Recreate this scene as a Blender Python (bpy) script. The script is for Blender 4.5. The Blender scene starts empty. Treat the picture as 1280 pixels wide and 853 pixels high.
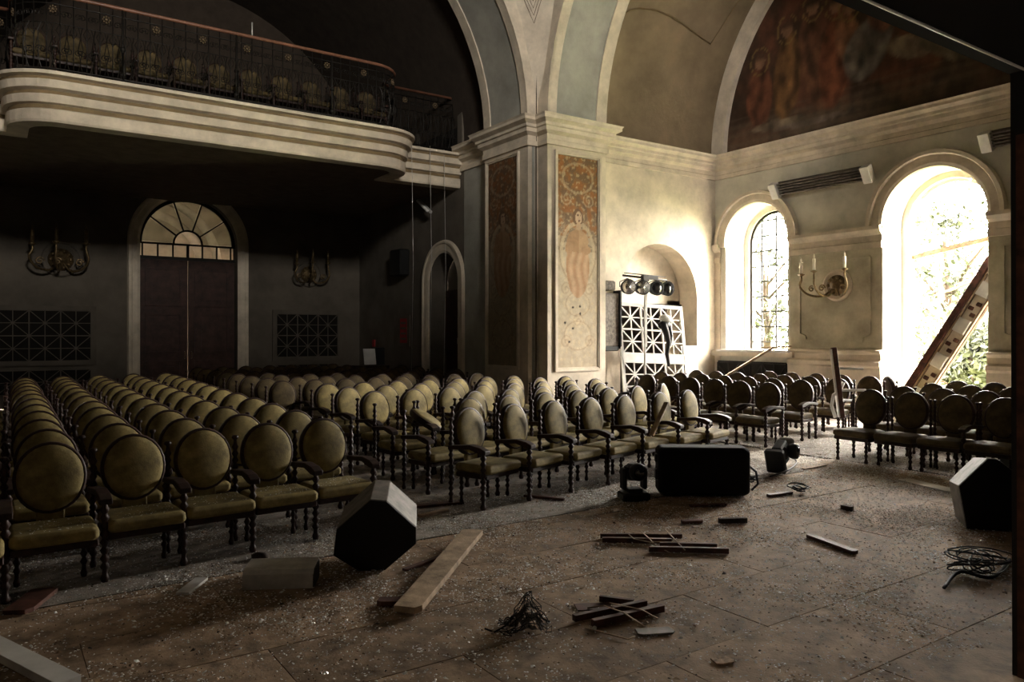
import bpy, bmesh, math, random
from mathutils import Vector, Matrix, noise
PI = math.pi
R = random.Random(7)
SC = bpy.context.scene
COL = SC.collection
# ------------------------------------------------------------------ camera
H = 1.9                       # eye height
TH = math.radians(34.4)       # turned to the right of +Y
cam_d = bpy.data.cameras.new('camera'); cam = bpy.data.objects.new('camera', cam_d); COL.objects.link(cam)
cam.location = (0, 0, H); cam.rotation_euler = (PI/2, 0, -TH)
cam_d.sensor_width = 36; cam_d.lens = 36*955/1280; cam_d.shift_y = -8.5/1280; cam_d.clip_end = 300; cam_d.clip_start = .05
SC.camera = cam
# ------------------------------------------------------------------ world, exposure
w = bpy.data.worlds.new('sky'); SC.world = w; w.use_nodes = True
bg = w.node_tree.nodes['Background']; bg.inputs[0].default_value = (1.0, .94, .85, 1); bg.inputs[1].default_value = 52.0
SC.view_settings.view_transform = 'Standard'; SC.view_settings.look = 'None'
SC.view_settings.gamma = 1; SC.view_settings.use_curve_mapping = False
SC.view_settings.exposure = 1.5
# rough places
XW, YN, YP, XS, YB = 16.1, 13.85, 13.2, 9.9, 23.2    # window wall, alcove wall, pier front, back-arm side wall, back wall
WY, ARMC, ZS = 8.12, 8.3, 6.62                       # middle window, right-arm axis, springing
def portal(y, z, sy, sz, x=XW+.9):
    l = bpy.data.lights.new('daylight_opening', 'AREA'); l.shape = 'RECTANGLE'; l.size = sz; l.size_y = sy
    o = bpy.data.objects.new('daylight_opening', l); COL.objects.link(o)
    o.location = (x, y, z); o.rotation_euler = (0, PI/2, 0); l.cycles.is_portal = True
for yy, z0 in ((WY+4.42, 1.5), (WY, .3)):
    portal(yy, (z0+5.4)/2, 2.2, 5.4-z0+.1)
l = bpy.data.lights.new('added_high_opening', 'AREA'); l.shape = 'RECTANGLE'; l.size = 3.1; l.size_y = 2.6; l.cycles.is_portal = True  # portal of an added, unseen high window that lights balcony and arches
o = bpy.data.objects.new('added_high_opening', l); COL.objects.link(o); o.location = (1.5, -5.3, 9.6); o.rotation_euler = (PI/2, 0, 0)
# ------------------------------------------------------------------ helpers
def G(u, v, h=0.0):
    """point at height h above the floor seen in the direction (u, v)"""
    z = (H-h)*955/(v-418.0); r = (u-640)/955*z
    return Vector((z*math.sin(TH)+r*math.cos(TH), z*math.cos(TH)-r*math.sin(TH), h))
MATS = {}
def mat(name, col, rough=.8, metal=0, var=.15, scale=3.0, bump=0.0, bscale=40.0, col2=None, spec=.3, emit=None, attr=False, objvar=0.0):
    if name in MATS: return MATS[name]
    m = bpy.data.materials.new(name); m.use_nodes = True; nt = m.node_tree; N = nt.nodes; L = nt.links
    b = N['Principled BSDF']; b.inputs['Roughness'].default_value = rough; b.inputs['Metallic'].default_value = metal
    b.inputs['Specular IOR Level'].default_value = spec
    tc = N.new('ShaderNodeTexCoord')
    ns = N.new('ShaderNodeTexNoise'); ns.inputs['Scale'].default_value = scale; ns.inputs['Detail'].default_value = 8; ns.inputs['Roughness'].default_value = .65
    L.new(tc.outputs['Object'], ns.inputs['Vector'])
    if attr:
        at = N.new('ShaderNodeAttribute'); at.attribute_name = 'Col'
        src = at.outputs['Color']
        mx = N.new('ShaderNodeMixRGB'); mx.blend_type = 'MULTIPLY'; mx.inputs[0].default_value = var*2
        cr = N.new('ShaderNodeValToRGB'); cr.color_ramp.elements[0].position = .3; cr.color_ramp.elements[1].position = .65
        cr.color_ramp.elements[0].color = (.35, .35, .35, 1)
        L.new(ns.outputs['Fac'], cr.inputs[0]); L.new(src, mx.inputs[1]); L.new(cr.outputs[0], mx.inputs[2])
        L.new(mx.outputs[0], b.inputs['Base Color'])
    else:
        c2 = col2 or tuple(max(0, c*(1-var*2.2)) for c in col); c1 = tuple(min(1, c*(1+var)) for c in col)
        cr = N.new('ShaderNodeValToRGB'); cr.color_ramp.elements[0].position = .32; cr.color_ramp.elements[1].position = .68
        cr.color_ramp.elements[0].color = (*c2, 1); cr.color_ramp.elements[1].color = (*c1, 1)
        L.new(ns.outputs['Fac'], cr.inputs[0])
        out = cr.outputs[0]
        if objvar:
            oi = N.new('ShaderNodeObjectInfo'); mr = N.new('ShaderNodeMapRange'); mr.inputs[3].default_value = 1-objvar; mr.inputs[4].default_value = 1+objvar
            L.new(oi.outputs['Random'], mr.inputs[0])
            mx = N.new('ShaderNodeVectorMath'); mx.operation = 'SCALE'
            L.new(out, mx.inputs[0]); L.new(mr.outputs[0], mx.inputs['Scale']); out = mx.outputs[0]
        L.new(out, b.inputs['Base Color'])
    if bump:
        n2 = N.new('ShaderNodeTexNoise'); n2.inputs['Scale'].default_value = bscale; n2.inputs['Detail'].default_value = 6
        L.new(tc.outputs['Object'], n2.inputs['Vector'])
        bp = N.new('ShaderNodeBump'); bp.inputs['Strength'].default_value = bump; bp.inputs['Distance'].default_value = .01
        L.new(n2.outputs['Fac'], bp.inputs['Height']); L.new(bp.outputs[0], b.inputs['Normal'])
    if emit:
        b.inputs['Emission Color'].default_value = (*emit[0], 1); b.inputs['Emission Strength'].default_value = emit[1]
    MATS[name] = m; return m
M = dict(
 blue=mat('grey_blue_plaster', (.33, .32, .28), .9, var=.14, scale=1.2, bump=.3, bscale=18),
 green=mat('grey_green_plaster', (.46, .42, .31), .9, var=.18, scale=1.5, bump=.3, bscale=18),
 wallgrey=mat('warm_grey_plaster', (.56, .53, .44), .9, var=.13, scale=1.1, bump=.3, bscale=18),
 cream=mat('cream_plaster', (.62, .54, .43), .85, var=.15, scale=1.6, bump=.3, bscale=20),
 trim=mat('cream_moulding', (.60, .52, .41), .75, var=.14, scale=2.2, bump=.25, bscale=30),
 groove=mat('brown_moulding_groove', (.20, .14, .07), .8),
 vault=mat('tan_vault_plaster', (.22, .165, .10), .95, var=.16, scale=.9, bump=.35, bscale=14),
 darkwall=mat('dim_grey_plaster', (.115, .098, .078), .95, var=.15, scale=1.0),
 gallery=mat('dark_brown_plaster', (.045, .033, .024), .95),  # plain dark brown for the gallery walls and vault
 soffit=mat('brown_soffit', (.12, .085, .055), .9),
 wood=mat('dark_turned_wood', (.030, .013, .009), .5, var=.3, scale=12, spec=.25),
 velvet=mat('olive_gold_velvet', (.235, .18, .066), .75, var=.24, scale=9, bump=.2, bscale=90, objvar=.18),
 shadevelvet=mat('shaded_olive_velvet', (.085, .060, .026), .8, var=.25, scale=9, bump=.2, bscale=90, objvar=.15),  # darkened copy of velvet: the chairs' shade put into the colour
 paledust=mat('pale_dust_chips', (.62, .56, .48), .8, var=.1),
 velvetback=mat('brown_back_cloth', (.06, .04, .024), .85, var=.2, scale=9),
 board=mat('brown_floor_board', (.33, .232, .155), .8, var=.32, scale=4.5, bump=.35, bscale=60, objvar=.16, spec=.15),
 base=mat('dusty_screed', (.58, .52, .45), .85, var=.25, scale=4, bump=.5, bscale=50),
 carpet=mat('grey_dusty_carpet', (.27, .235, .20), .95, var=.3, scale=6, bump=.8, bscale=80),
 black=mat('black_paint', (.008, .008, .008), .55, var=.2),
 blackcloth=mat('black_cloth', (.006, .005, .005), .95, var=.2),
 grille=mat('black_speaker_grille', (.004, .004, .004), .6, bump=.5, bscale=300),
 greymetal=mat('dull_grey_metal', (.55, .53, .50), .4, metal=.3, var=.15, scale=6),
 greyside=mat('worn_grey_side', (.19, .17, .15), .55, var=.25, scale=9),
 pale=mat('pale_sawn_wood', (.40, .29, .19), .7, var=.25, scale=8, bump=.3, bscale=70),
 redwood=mat('red_brown_wood', (.085, .032, .02), .6, var=.35, scale=8),
 white=mat('white_paint', (.62, .60, .56), .55, var=.1),
 casegrey=mat('dull_case_grey', (.17, .145, .12), .7, var=.3, scale=14),
 paper=mat('white_paper', (.82, .80, .77), .8, var=.1),
 brass=mat('old_brass', (.20, .14, .07), .4, metal=.7, var=.3, scale=15),
 iron=mat('wrought_iron', (.02, .017, .014), .5, metal=.4, var=.3),
 rail=mat('red_brown_handrail', (.20, .09, .055), .4, var=.2),
 door=mat('dark_red_door', (.045, .018, .012), .6, var=.3, scale=4),
 redpaint=mat('red_print', (.35, .03, .03), .7),
 candle=mat('ivory_candle', (.88, .82, .70), .5),
 lens=mat('dark_lens', (.01, .01, .012), .12, spec=.8),
 dirtglass=mat('glass_chips', (.90, .90, .87), .3, var=.05, spec=.8),
 crumb=mat('plaster_crumbs', (.40, .28, .19), .9, var=.4, scale=30),
 darkcrumb=mat('dark_crumbs', (.05, .035, .025), .9, var=.3, scale=30),
 leaf=mat('pale_green_leaves', (.022, .029, .006), .7, var=.3, scale=2),
 bark=mat('brown_bark', (.03, .02, .012), .9),
 grass=mat('grass_ground', (.18, .22, .08), .95, var=.3),
 paint=mat('fresco_paint', (1, 1, 1), .8, var=.22, scale=7, attr=True, bump=.25, bscale=30),
 mirror=mat('glossy_reflector', (.6, .6, .6), .15, metal=.9),
 hole=mat('dark_hole', (.01, .008, .006), .95),
 cable=mat('black_cable', (.012, .01, .01), .6),
)
class MB:
    """collects shapes; build() links them as one mesh object"""
    def __init__(s): s.v = []; s.f = []; s.sm = []
    def add(s, vs, fs, smooth=False):
        b = len(s.v); s.v += [tuple(v) for v in vs]; s.f += [tuple(b+i for i in f) for f in fs]; s.sm += [smooth]*len(fs); return s
    def box(s, c, d, rz=0, rx=0, ry=0, bev=0, taper=1):
        x, y, z = d[0]/2, d[1]/2, d[2]/2; mt = Matrix.Translation(c) @ Matrix.Rotation(rz, 4, 'Z') @ Matrix.Rotation(ry, 4, 'Y') @ Matrix.Rotation(rx, 4, 'X')
        if bev:
            k = bev; rings = []
            for zz, i in ((-z, k), (-z+k, 0), (z-k, 0), (z, k)):
                a, b = x-i, y-i; q = k if not i else k
                rings.append([(a-q, -b, zz), (a, -b+q, zz), (a, b-q, zz), (a-q, b, zz), (-a+q, b, zz), (-a, b-q, zz), (-a, -b+q, zz), (-a+q, -b, zz)])
            vs = [mt @ Vector(p) for r in rings for p in r]; fs = []
            for r in range(3):
                for i in range(8): fs.append((r*8+i, r*8+(i+1) % 8, r*8+8+(i+1) % 8, r*8+8+i))
            fs.append(tuple(range(7, -1, -1))); fs.append(tuple(range(24, 32)))
            return s.add(vs, fs)
        t = taper
        vs = [mt @ Vector(p) for p in ((-x, -y, -z), (x, -y, -z), (x, y, -z), (-x, y, -z), (-x*t, -y*t, z), (x*t, -y*t, z), (x*t, y*t, z), (-x*t, y*t, z))]
        return s.add(vs, [(0, 3, 2, 1), (4, 5, 6, 7), (0, 1, 5, 4), (1, 2, 6, 5), (2, 3, 7, 6), (3, 0, 4, 7)])
    def tube(s, pts, r, n=8, caps=True, closed=False):
        pts = [Vector(p) for p in pts]; vs = []; fs = []; m = len(pts); up = Vector((0, 0, 1)); prev = None
        for i, p in enumerate(pts):
            if closed: t = pts[(i+1) % m]-pts[i-1]
            else: t = pts[min(i+1, m-1)]-pts[max(i-1, 0)]
            t.normalize()
            if prev is None: a = t.cross(up if abs(t.z) < .9 else Vector((1, 0, 0)))
            else: a = prev - t*prev.dot(t)
            a.normalize(); prev = a; b = t.cross(a); rr = r[i] if isinstance(r, (list, tuple)) else r
            for k in range(n):
                g = 2*PI*k/n; vs.append(p+a*math.cos(g)*rr+b*math.sin(g)*rr)
        for i in range(m if closed else m-1):
            j = (i+1) % m
            for k in range(n): fs.append((i*n+k, i*n+(k+1) % n, j*n+(k+1) % n, j*n+k))
        if caps and not closed: fs.append(tuple(range(n-1, -1, -1))); fs.append(tuple((m-1)*n+k for k in range(n)))
        return s.add(vs, fs, n > 4)
    def lathe(s, prof, mt=None, n=12, smooth=True):
        mt = mt or Matrix.Identity(4); vs = []; fs = []
        for (r, z) in prof:
            for k in range(n): vs.append(mt @ Vector((r*math.cos(2*PI*k/n), r*math.sin(2*PI*k/n), z)))
        for i in range(len(prof)-1):
            for k in range(n): fs.append((i*n+k, i*n+(k+1) % n, i*n+n+(k+1) % n, i*n+n+k))
        fs.append(tuple(range(n-1, -1, -1))); fs.append(tuple((len(prof)-1)*n+k for k in range(n)))
        return s.add(vs, fs, smooth)
    def prism(s, poly, mt, h):
        """2-D polygon extruded by h along local z of mt"""
        n = len(poly); vs = [mt @ Vector((x, y, 0)) for x, y in poly]+[mt @ Vector((x, y, h)) for x, y in poly]
        fs = [tuple(range(n-1, -1, -1)), tuple(range(n, 2*n))]+[(i, (i+1) % n, n+(i+1) % n, n+i) for i in range(n)]
        return s.add(vs, fs)
    def ball(s, c, r, n=10, m=6, sc=(1, 1, 1)):
        prof = [(max(1e-4, r*math.sin(PI*i/m)), -r*math.cos(PI*i/m)) for i in range(m+1)]
        return s.lathe(prof, Matrix.Translation(c) @ Matrix.Diagonal((*sc, 1)), n)
    def build(s, name, m, parent=None, bevel=0, **kw):
        me = bpy.data.meshes.new(name); me.from_pydata(s.v, [], s.f); me.materials.append(m)
        me.polygons.foreach_set('use_smooth', s.sm); me.update()
        bm = bmesh.new(); bm.from_mesh(me); bmesh.ops.recalc_face_normals(bm, faces=bm.faces); bm.to_mesh(me); bm.free()
        o = bpy.data.objects.new(name, me); COL.objects.link(o)
        if parent: o.parent = parent
        if bevel:
            b = o.modifiers.new('bevel', 'BEVEL'); b.width = bevel; b.segments = 2; b.limit_method = 'ANGLE'
        for k, v_ in kw.items(): o[k] = v_
        return o
def thing(name, label, cat, loc=(0, 0, 0), rz=0, group=None, rot=None):
    o = bpy.data.objects.new(name, None); COL.objects.link(o); o.location = loc; o.rotation_euler = rot or (0, 0, rz)
    o.empty_display_size = .1
    o['label'] = label; o['category'] = cat
    if group: o['group'] = group
    return o
def tag(o, label, cat, group=None):
    o['label'] = label; o['category'] = cat
    if group: o['group'] = group
    return o
def struct(name, mb, m, **kw):
    o = mb.build(name, m, **kw); o['kind'] = 'structure'; return o
def sempty(name):
    o = bpy.data.objects.new(name, None); COL.objects.link(o); o['kind'] = 'structure'; return o
def copy_tree(o, parent=None, ch=None):
    c = o.copy(); COL.objects.link(c)
    if parent: c.parent = parent
    for k in KIDS.get(o.name, list(o.children)): copy_tree(k, c)
    return c
KIDS = {}
def along(path, prof, closed=False):
    """moulding: profile (out, z) carried along an XY path with mitred corners; 'out' points to the right of travel"""
    P = [Vector((p[0], p[1])) for p in path]; n = len(P); vs = []; fs = []; k = len(prof)
    for i, p in enumerate(P):
        d1 = (p-P[i-1]).normalized() if i > 0 else (P[1]-p).normalized()
        d2 = (P[i+1]-p).normalized() if i < n-1 else d1
        n1 = Vector((d1.y, -d1.x)); n2 = Vector((d2.y, -d2.x)); m = n1+n2
        m = m/ (m.length_squared/2) if m.length > 1e-3 else n1
        for (o, z) in prof: q = p+m*o; vs.append((q.x, q.y, z))
    for i in range(n-1):
        for j in range(k): fs.append((i*k+j, i*k+(j+1) % k, i*k+k+(j+1) % k, i*k+k+j))
    fs.append(tuple(range(k))); fs.append(tuple((n-1)*k+j for j in range(k-1, -1, -1)))
    return vs, fs
def arc_pts(c, zc, r, a0, a1, n): return [(c+r*math.cos(a0+(a1-a0)*i/n), zc+r*math.sin(a0+(a1-a0)*i/n)) for i in range(n+1)]
def mapX(x):   # wall at X = x facing -X ; u = Y ; d into the wall
    return lambda u, z, d=0: (x+d, u, z)
def mapY(y):   # wall at Y = y facing -Y ; u = X
    return lambda u, z, d=0: (u, y+d, z)
def wall(mp, u0, u1, z0, z1, ops, d=.9, seg=20):
    """wall sheet with arched openings (centre, half width, sill, springing) and their reveals"""
    mb = MB(); cur = u0
    def q(a, b, c, e): mb.add([mp(a, c), mp(b, c), mp(b, e), mp(a, e)], [(0, 1, 2, 3)])
    for (c, hw, sl, sp) in sorted(ops):
        l, r = c-hw, c+hw; l2 = max(l, u0); r2 = min(r, u1)
        if l2 > cur: q(cur, l2, z0, z1)
        if sl > z0: q(l2, r2, z0, sl)
        arc = arc_pts(c, sp, hw, PI, 0, seg)
        for i in range(seg):
            (a, za), (b, zb) = arc[i], arc[i+1]
            mb.add([mp(a, za), mp(b, zb), mp(b, z1), mp(a, z1)], [(0, 1, 2, 3)])
        ring = [(l, sl)]+arc+[(r, sl)]
        vs = [mp(a, z) for a, z in ring]+[mp(a, z, d) for a, z in ring]; n = len(ring)
        mb.add(vs, [(i, i+1, n+i+1, n+i) for i in range(n-1)], False)
        mb.add([mp(l, sl), mp(r, sl), mp(r, sl, d), mp(l, sl, d)], [(0, 1, 2, 3)])
        cur = r2
    if cur < u1: q(cur, u1, z0, z1)
    return mb
def ring_mould(mp, c, zc, prof, zlow=None, n=28, mb=None, a0=PI, a1=0):
    """archivolt: profile (radius, proud) round an arch, optional straight legs down to zlow"""
    mb = mb or MB(); k = len(prof); vs = []; fs = []; m = 0
    st = []
    if zlow is not None: st.append(('l', -1))
    for i in range(n+1): st.append(('a', a0+(a1-a0)*i/n))
    if zlow is not None: st.append(('l', 1))
    for t, a in st:
        for (r, p) in prof:
            vs.append(mp(c+a*r, zlow, -p) if t == 'l' else mp(c+r*math.cos(a), zc+r*math.sin(a), -p))
    for i in range(len(st)-1):
        for j in range(k): fs.append((i*k+j, i*k+(j+1) % k, i*k+k+(j+1) % k, i*k+k+j))
    fs.append(tuple(range(k))); fs.append(tuple((len(st)-1)*k+j for j in range(k-1, -1, -1)))
    return mb.add(vs, fs)
def bar2(mb, mp, a, b, w, p0, p1):
    """flat strip between 2-D points a, b on a wall map, width w, from depth p0 to p1"""
    a = Vector(a); b = Vector(b); t = (b-a).normalized(); nn = Vector((-t.y, t.x))*w/2
    c = [a-nn, b-nn, b+nn, a+nn]; vs = [mp(q.x, q.y, p0) for q in c]+[mp(q.x, q.y, p1) for q in c]
    return mb.add(vs, [(0, 1, 2, 3), (7, 6, 5, 4), (0, 4, 5, 1), (1, 5, 6, 2), (2, 6, 7, 3), (3, 7, 4, 0)])
def frame2(mb, mp, u0, u1, z0, z1, w, p0, p1):
    bar2(mb, mp, (u0, z0+w/2), (u1, z0+w/2), w, p0, p1); bar2(mb, mp, (u0, z1-w/2), (u1, z1-w/2), w, p0, p1)
    bar2(mb, mp, (u0+w/2, z0+w), (u0+w/2, z1-w), w, p0, p1); bar2(mb, mp, (u1-w/2, z0+w), (u1-w/2, z1-w), w, p0, p1); return mb
def sm(a, b, x):
    t = max(0, min(1, (x-a)/(b-a))); return t*t*(3-2*t)
def mix(a, b, t): return tuple(a[i]*(1-t)+b[i]*t for i in range(3))
def painting(name, mp, u0, u1, z0, z1, nu, nv, fn, keep=None, parent=None, d=-.012):
    vs = []; fs = []; cols = []
    for j in range(nv+1):
        for i in range(nu+1):
            s, t = i/nu, j/nv; vs.append(mp(u0+(u1-u0)*s, z0+(z1-z0)*t, d)); cols.append((*fn(s, t), 1))
    for j in range(nv):
        for i in range(nu):
            if keep and not keep(u0+(u1-u0)*(i+.5)/nu, z0+(z1-z0)*(j+.5)/nv): continue
            a = j*(nu+1)+i; fs.append((a, a+1, a+nu+2, a+nu+1))
    me = bpy.data.meshes.new(name); me.from_pydata(vs, [], fs); at = me.color_attributes.new('Col', 'FLOAT_COLOR', 'POINT')
    at.data.foreach_set('color', [c for q in cols for c in q]); me.materials.append(M['paint']); me.update()
    o = bpy.data.objects.new(name, me); COL.objects.link(o)
    if parent: o.parent = parent
    return o
# ================================================================== FLOOR
fl = MB(); fl.box((4.5, 8, -.06), (24, 32, .08)); 
floor = struct('floor', fl, M['base'])
bw, bl = .74, 1.86; protos = []
for k in range(4):
    protos.append(MB().box((0, 0, 0), (bl-.004, bw-.004, .02), bev=.002).build('floor_board', M['board'], floor))
row = 0; y = .2; used = 0
while y < 6.2:
    x = -1.4 - (row % 2)*.93
    while x < 10.6:
        if abs(x) < 20 and (x+bl/2 > -.5):
            cx = x+bl/2; b = protos[used] if used < 4 else protos[used % 4].copy()
            if used >= 4: COL.objects.link(b)
            ww = min(bl, 10.6-x)
            b.location = (x+ww/2, y+bw/2, -.012+R.uniform(-.002, .002)); b.scale.x = ww/bl; b.rotation_euler = (R.uniform(-.002, .002), R.uniform(-.001, .001), 0)
            used += 1
        x += bl
    y += bw; row += 1
# carpets on which the seating stands
cp = MB(); cp.prism([(-.45, 6.2), (9.4, 6.45), (9.9, 9.0), (9.9, 13.1), (9.6, 13.3), (9.6, 23), (-.45, 23)], Matrix.Translation((0, 0, -.02)), .026)
tag(cp.build('carpet', M['carpet']), 'wide dusty grey carpet under the left and middle seating, strewn with debris', 'carpet')
cp = MB(); cp.prism([(10.75, 2.3), (15.9, 2.3), (15.9, 13.7), (10.9, 13.7), (10.6, 7.4)], Matrix.Translation((0, 0, -.02)), .026)
tag(cp.build('carpet', M['carpet']), 'grey carpet under the seating by the arched windows', 'carpet')
# ================================================================== WINDOW WALL (right)
mx = mapX(XW); OPS = [(WY, 1.07, .3, 4.3), (WY+4.42, .96, 1.5, 4.3)]
wr = wall(mx, 2.2, YN+.02, 0, 13, OPS, d=.75)
wall_right = struct('wall_right', wr, M['wallgrey'])
struct('trim_corner_face', MB().box((XW-.012, 13.76, 2.1), (.024, .2, 4.2)), M['cream'])
# outer skin with narrower openings
wo = wall(mapX(XW+.75), -5, 16, -.5, 13, [(c, h_-.16, s, 4.32) for c, h_, s, t in OPS], d=.25)
struct('wall_right_outer', wo, M['cream'])
wl = MB()   # pale reveals lining: whitewashed inside of the openings
for c, hw, sl, sp in OPS:
    ring = [(c-hw+.01, sl)]+arc_pts(c, sp, hw-.01, PI, 0, 24)+[(c+hw-.01, sl)]; n = len(ring)
    wl.add([mx(a, z, .005) for a, z in ring]+[mx(a, z, .745) for a, z in ring], [(i, i+1, n+i+1, n+i) for i in range(n-1)], True)
struct('trim_window_reveals', wl, M['white'])
for i, (c, hw, sl, sp) in enumerate([(WY-4.47, 1.07, 1.5, 4.3)]+OPS):
    g_ = (1.42-1.07) if hw > 1 else .30
    mb = ring_mould(mx, c, 4.3, [(hw, 0), (hw, .05), (hw+.2*g_, .07), (hw+.65*g_, .07), (hw+.72*g_, .12), (hw+.94*g_, .13), (hw+g_, .0)], zlow=4.2)
    struct('trim_archivolt_%d' % (i+1), mb, M['trim'])
imp = [(0, 3.8), (.06, 3.8), (.06, 3.93), (.03, 3.95), (.03, 4.08), (.10, 4.13), (.14, 4.2), (.14, 4.28), (0, 4.3)]
pli = [(0, 0), (.10, 0), (.10, 1.15), (.14, 1.2), (.14, 1.28), (.07, 1.33), (.07, 1.44), (.12, 1.5), (.12, 1.54), (0, 1.56)]
for n_, (a, b) in enumerate(((WY+3.4, WY+1.07), (WY-1.07, WY-3.4), (YN, WY+5.54))):
    mb = MB(); mb.add(*along([(XW, a), (XW, b)], imp)); struct('trim_impost_%d' % (n_+1), mb, M['trim'])
    if n_ < 2:
        mb = MB(); mb.add(*along([(XW, a), (XW, b)], pli)); struct('trim_plinth_%d' % (n_+1), mb, M['cream'])
        lo, hi = min(a, b), max(a, b)
        mb = MB().add([mx(lo, 1.5, -.012), mx(hi, 1.5, -.012), mx(hi, 3.85, -.012), mx(lo, 3.85, -.012), mx(lo, 1.5, .02), mx(hi, 1.5, .02), mx(hi, 3.85, .02), mx(lo, 3.85, .02)], [(0, 1, 2, 3), (0, 1, 5, 4), (2, 3, 7, 6), (1, 2, 6, 5), (3, 0, 4, 7)])
        struct('trim_pier_face_%d' % (n_+1), mb, M['green'])
        # moulded panel with notched corners
        u0, u1, z0, z1, k = lo+.28, hi-.28, 1.75, 3.62, .16
        pts = [(u0+k, z0), (u1-k, z0), (u1-k, z0+k*.6), (u1, z0+k), (u1, z1), (u0, z1), (u0, z0+k), (u0+k, z0+k*.6)]
        mb = MB()
        for j in range(len(pts)): bar2(mb, mx, pts[j], pts[(j+1) % len(pts)], .045, -.05, -.008)
        struct('trim_wall_panel_%d' % (n_+1), mb, M['green'])
# ================================================================== ALCOVE WALL
AX, AR, ASP = 14.03, 1.36, 2.83
my = mapY(YN)
wn = wall(my, 11.0, XW, 0, 13, [(AX, AR, 0, ASP)], d=.62)
struct('wall_alcove', wn, M['cream'])
ab = wall(mapY(YN+.62), 12.4, 15.6, 0, 4.4, [(AX, .95, 0, 1.6)], d=.3)
# flat lintel door: fill above 2.62
struct('wall_alcove_back', MB().box((AX, YN+.66, 3.55), (3.2, .08, 1.8)).box((12.6, YN+.66, 1.4), (.32, .08, 2.8)).box((15.3, YN+.66, 1.4), (.75, .08, 2.8)), M['cream'])
struct('wall_alcove_passage', MB().box((AX, YN+1.9, 1.4), (3.4, .1, 3.2)).box((AX, YN+1.3, 2.75), (3.4, 1.2, .1)).box((12.35, YN+1.3, 1.3), (.1, 1.2, 3)).box((15.7, YN+1.3, 1.3), (.1, 1.2, 3)), M['darkwall'])
struct('trim_alcove_lintel', MB().box((AX, YN+.57, 2.66), (2.66, .1, .07)), M['hole'])
# ================================================================== PIER
XA = 9.97
pier = MB().prism([(XS, 15.3), (9.7, 15.3), (9.7, 13.55), (XA, 13.55), (XA, YP), (11.63, YP), (11.63, YN+.05), (11.0, YN+.3), (11.0, 15.3)], Matrix.Translation((0, 0, 0)), 6.3)
pier_o = struct('pier', pier, M['cream'])
struct('trim_pier_plinth', MB().add(*along([(XS, 15.3), (9.7, 15.3), (9.7, 13.55), (XA, 13.55), (XA, YP), (11.63, YP), (11.63, YN)], [(0, 0), (.06, 0), (.06, .5), (.03, .56), (0, .56)])), M['cream'])
# grey-blue strips on the shaded pier faces
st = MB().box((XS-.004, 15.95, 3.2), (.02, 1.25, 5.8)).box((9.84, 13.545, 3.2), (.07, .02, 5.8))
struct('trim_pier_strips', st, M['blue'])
path = [(XS, 16.75), (XS, 15.3), (9.7, 15.3), (9.7, 13.55), (XA, 13.55), (XA, YP), (11.63, YP), (11.63, YN), (XW, YN), (XW, 2.2)]
cor = [(0, 6.02), (.05, 6.02), (.05, 6.12), (.03, 6.14), (.03, 6.24), (.13, 6.30), (.13, 6.38), (.17, 6.40), (.17, 6.46), (.27, 6.52), (.27, 6.58), (.30, 6.62), (0, 6.64)]
struct('trim_cornice', MB().add(*along(path, cor)), M['trim'])
def panel_frame(name, mp, u0, u1, z0, z1):
    mb = frame2(MB(), mp, u0-.09, u1+.09, z0-.09, z1+.09, .05, -.055, 0); frame2(mb, mp, u0-.04, u1+.04, z0-.04, z1+.04, .03, -.035, 0)
    return mb.build(name, M['trim'], pier_o)
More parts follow.
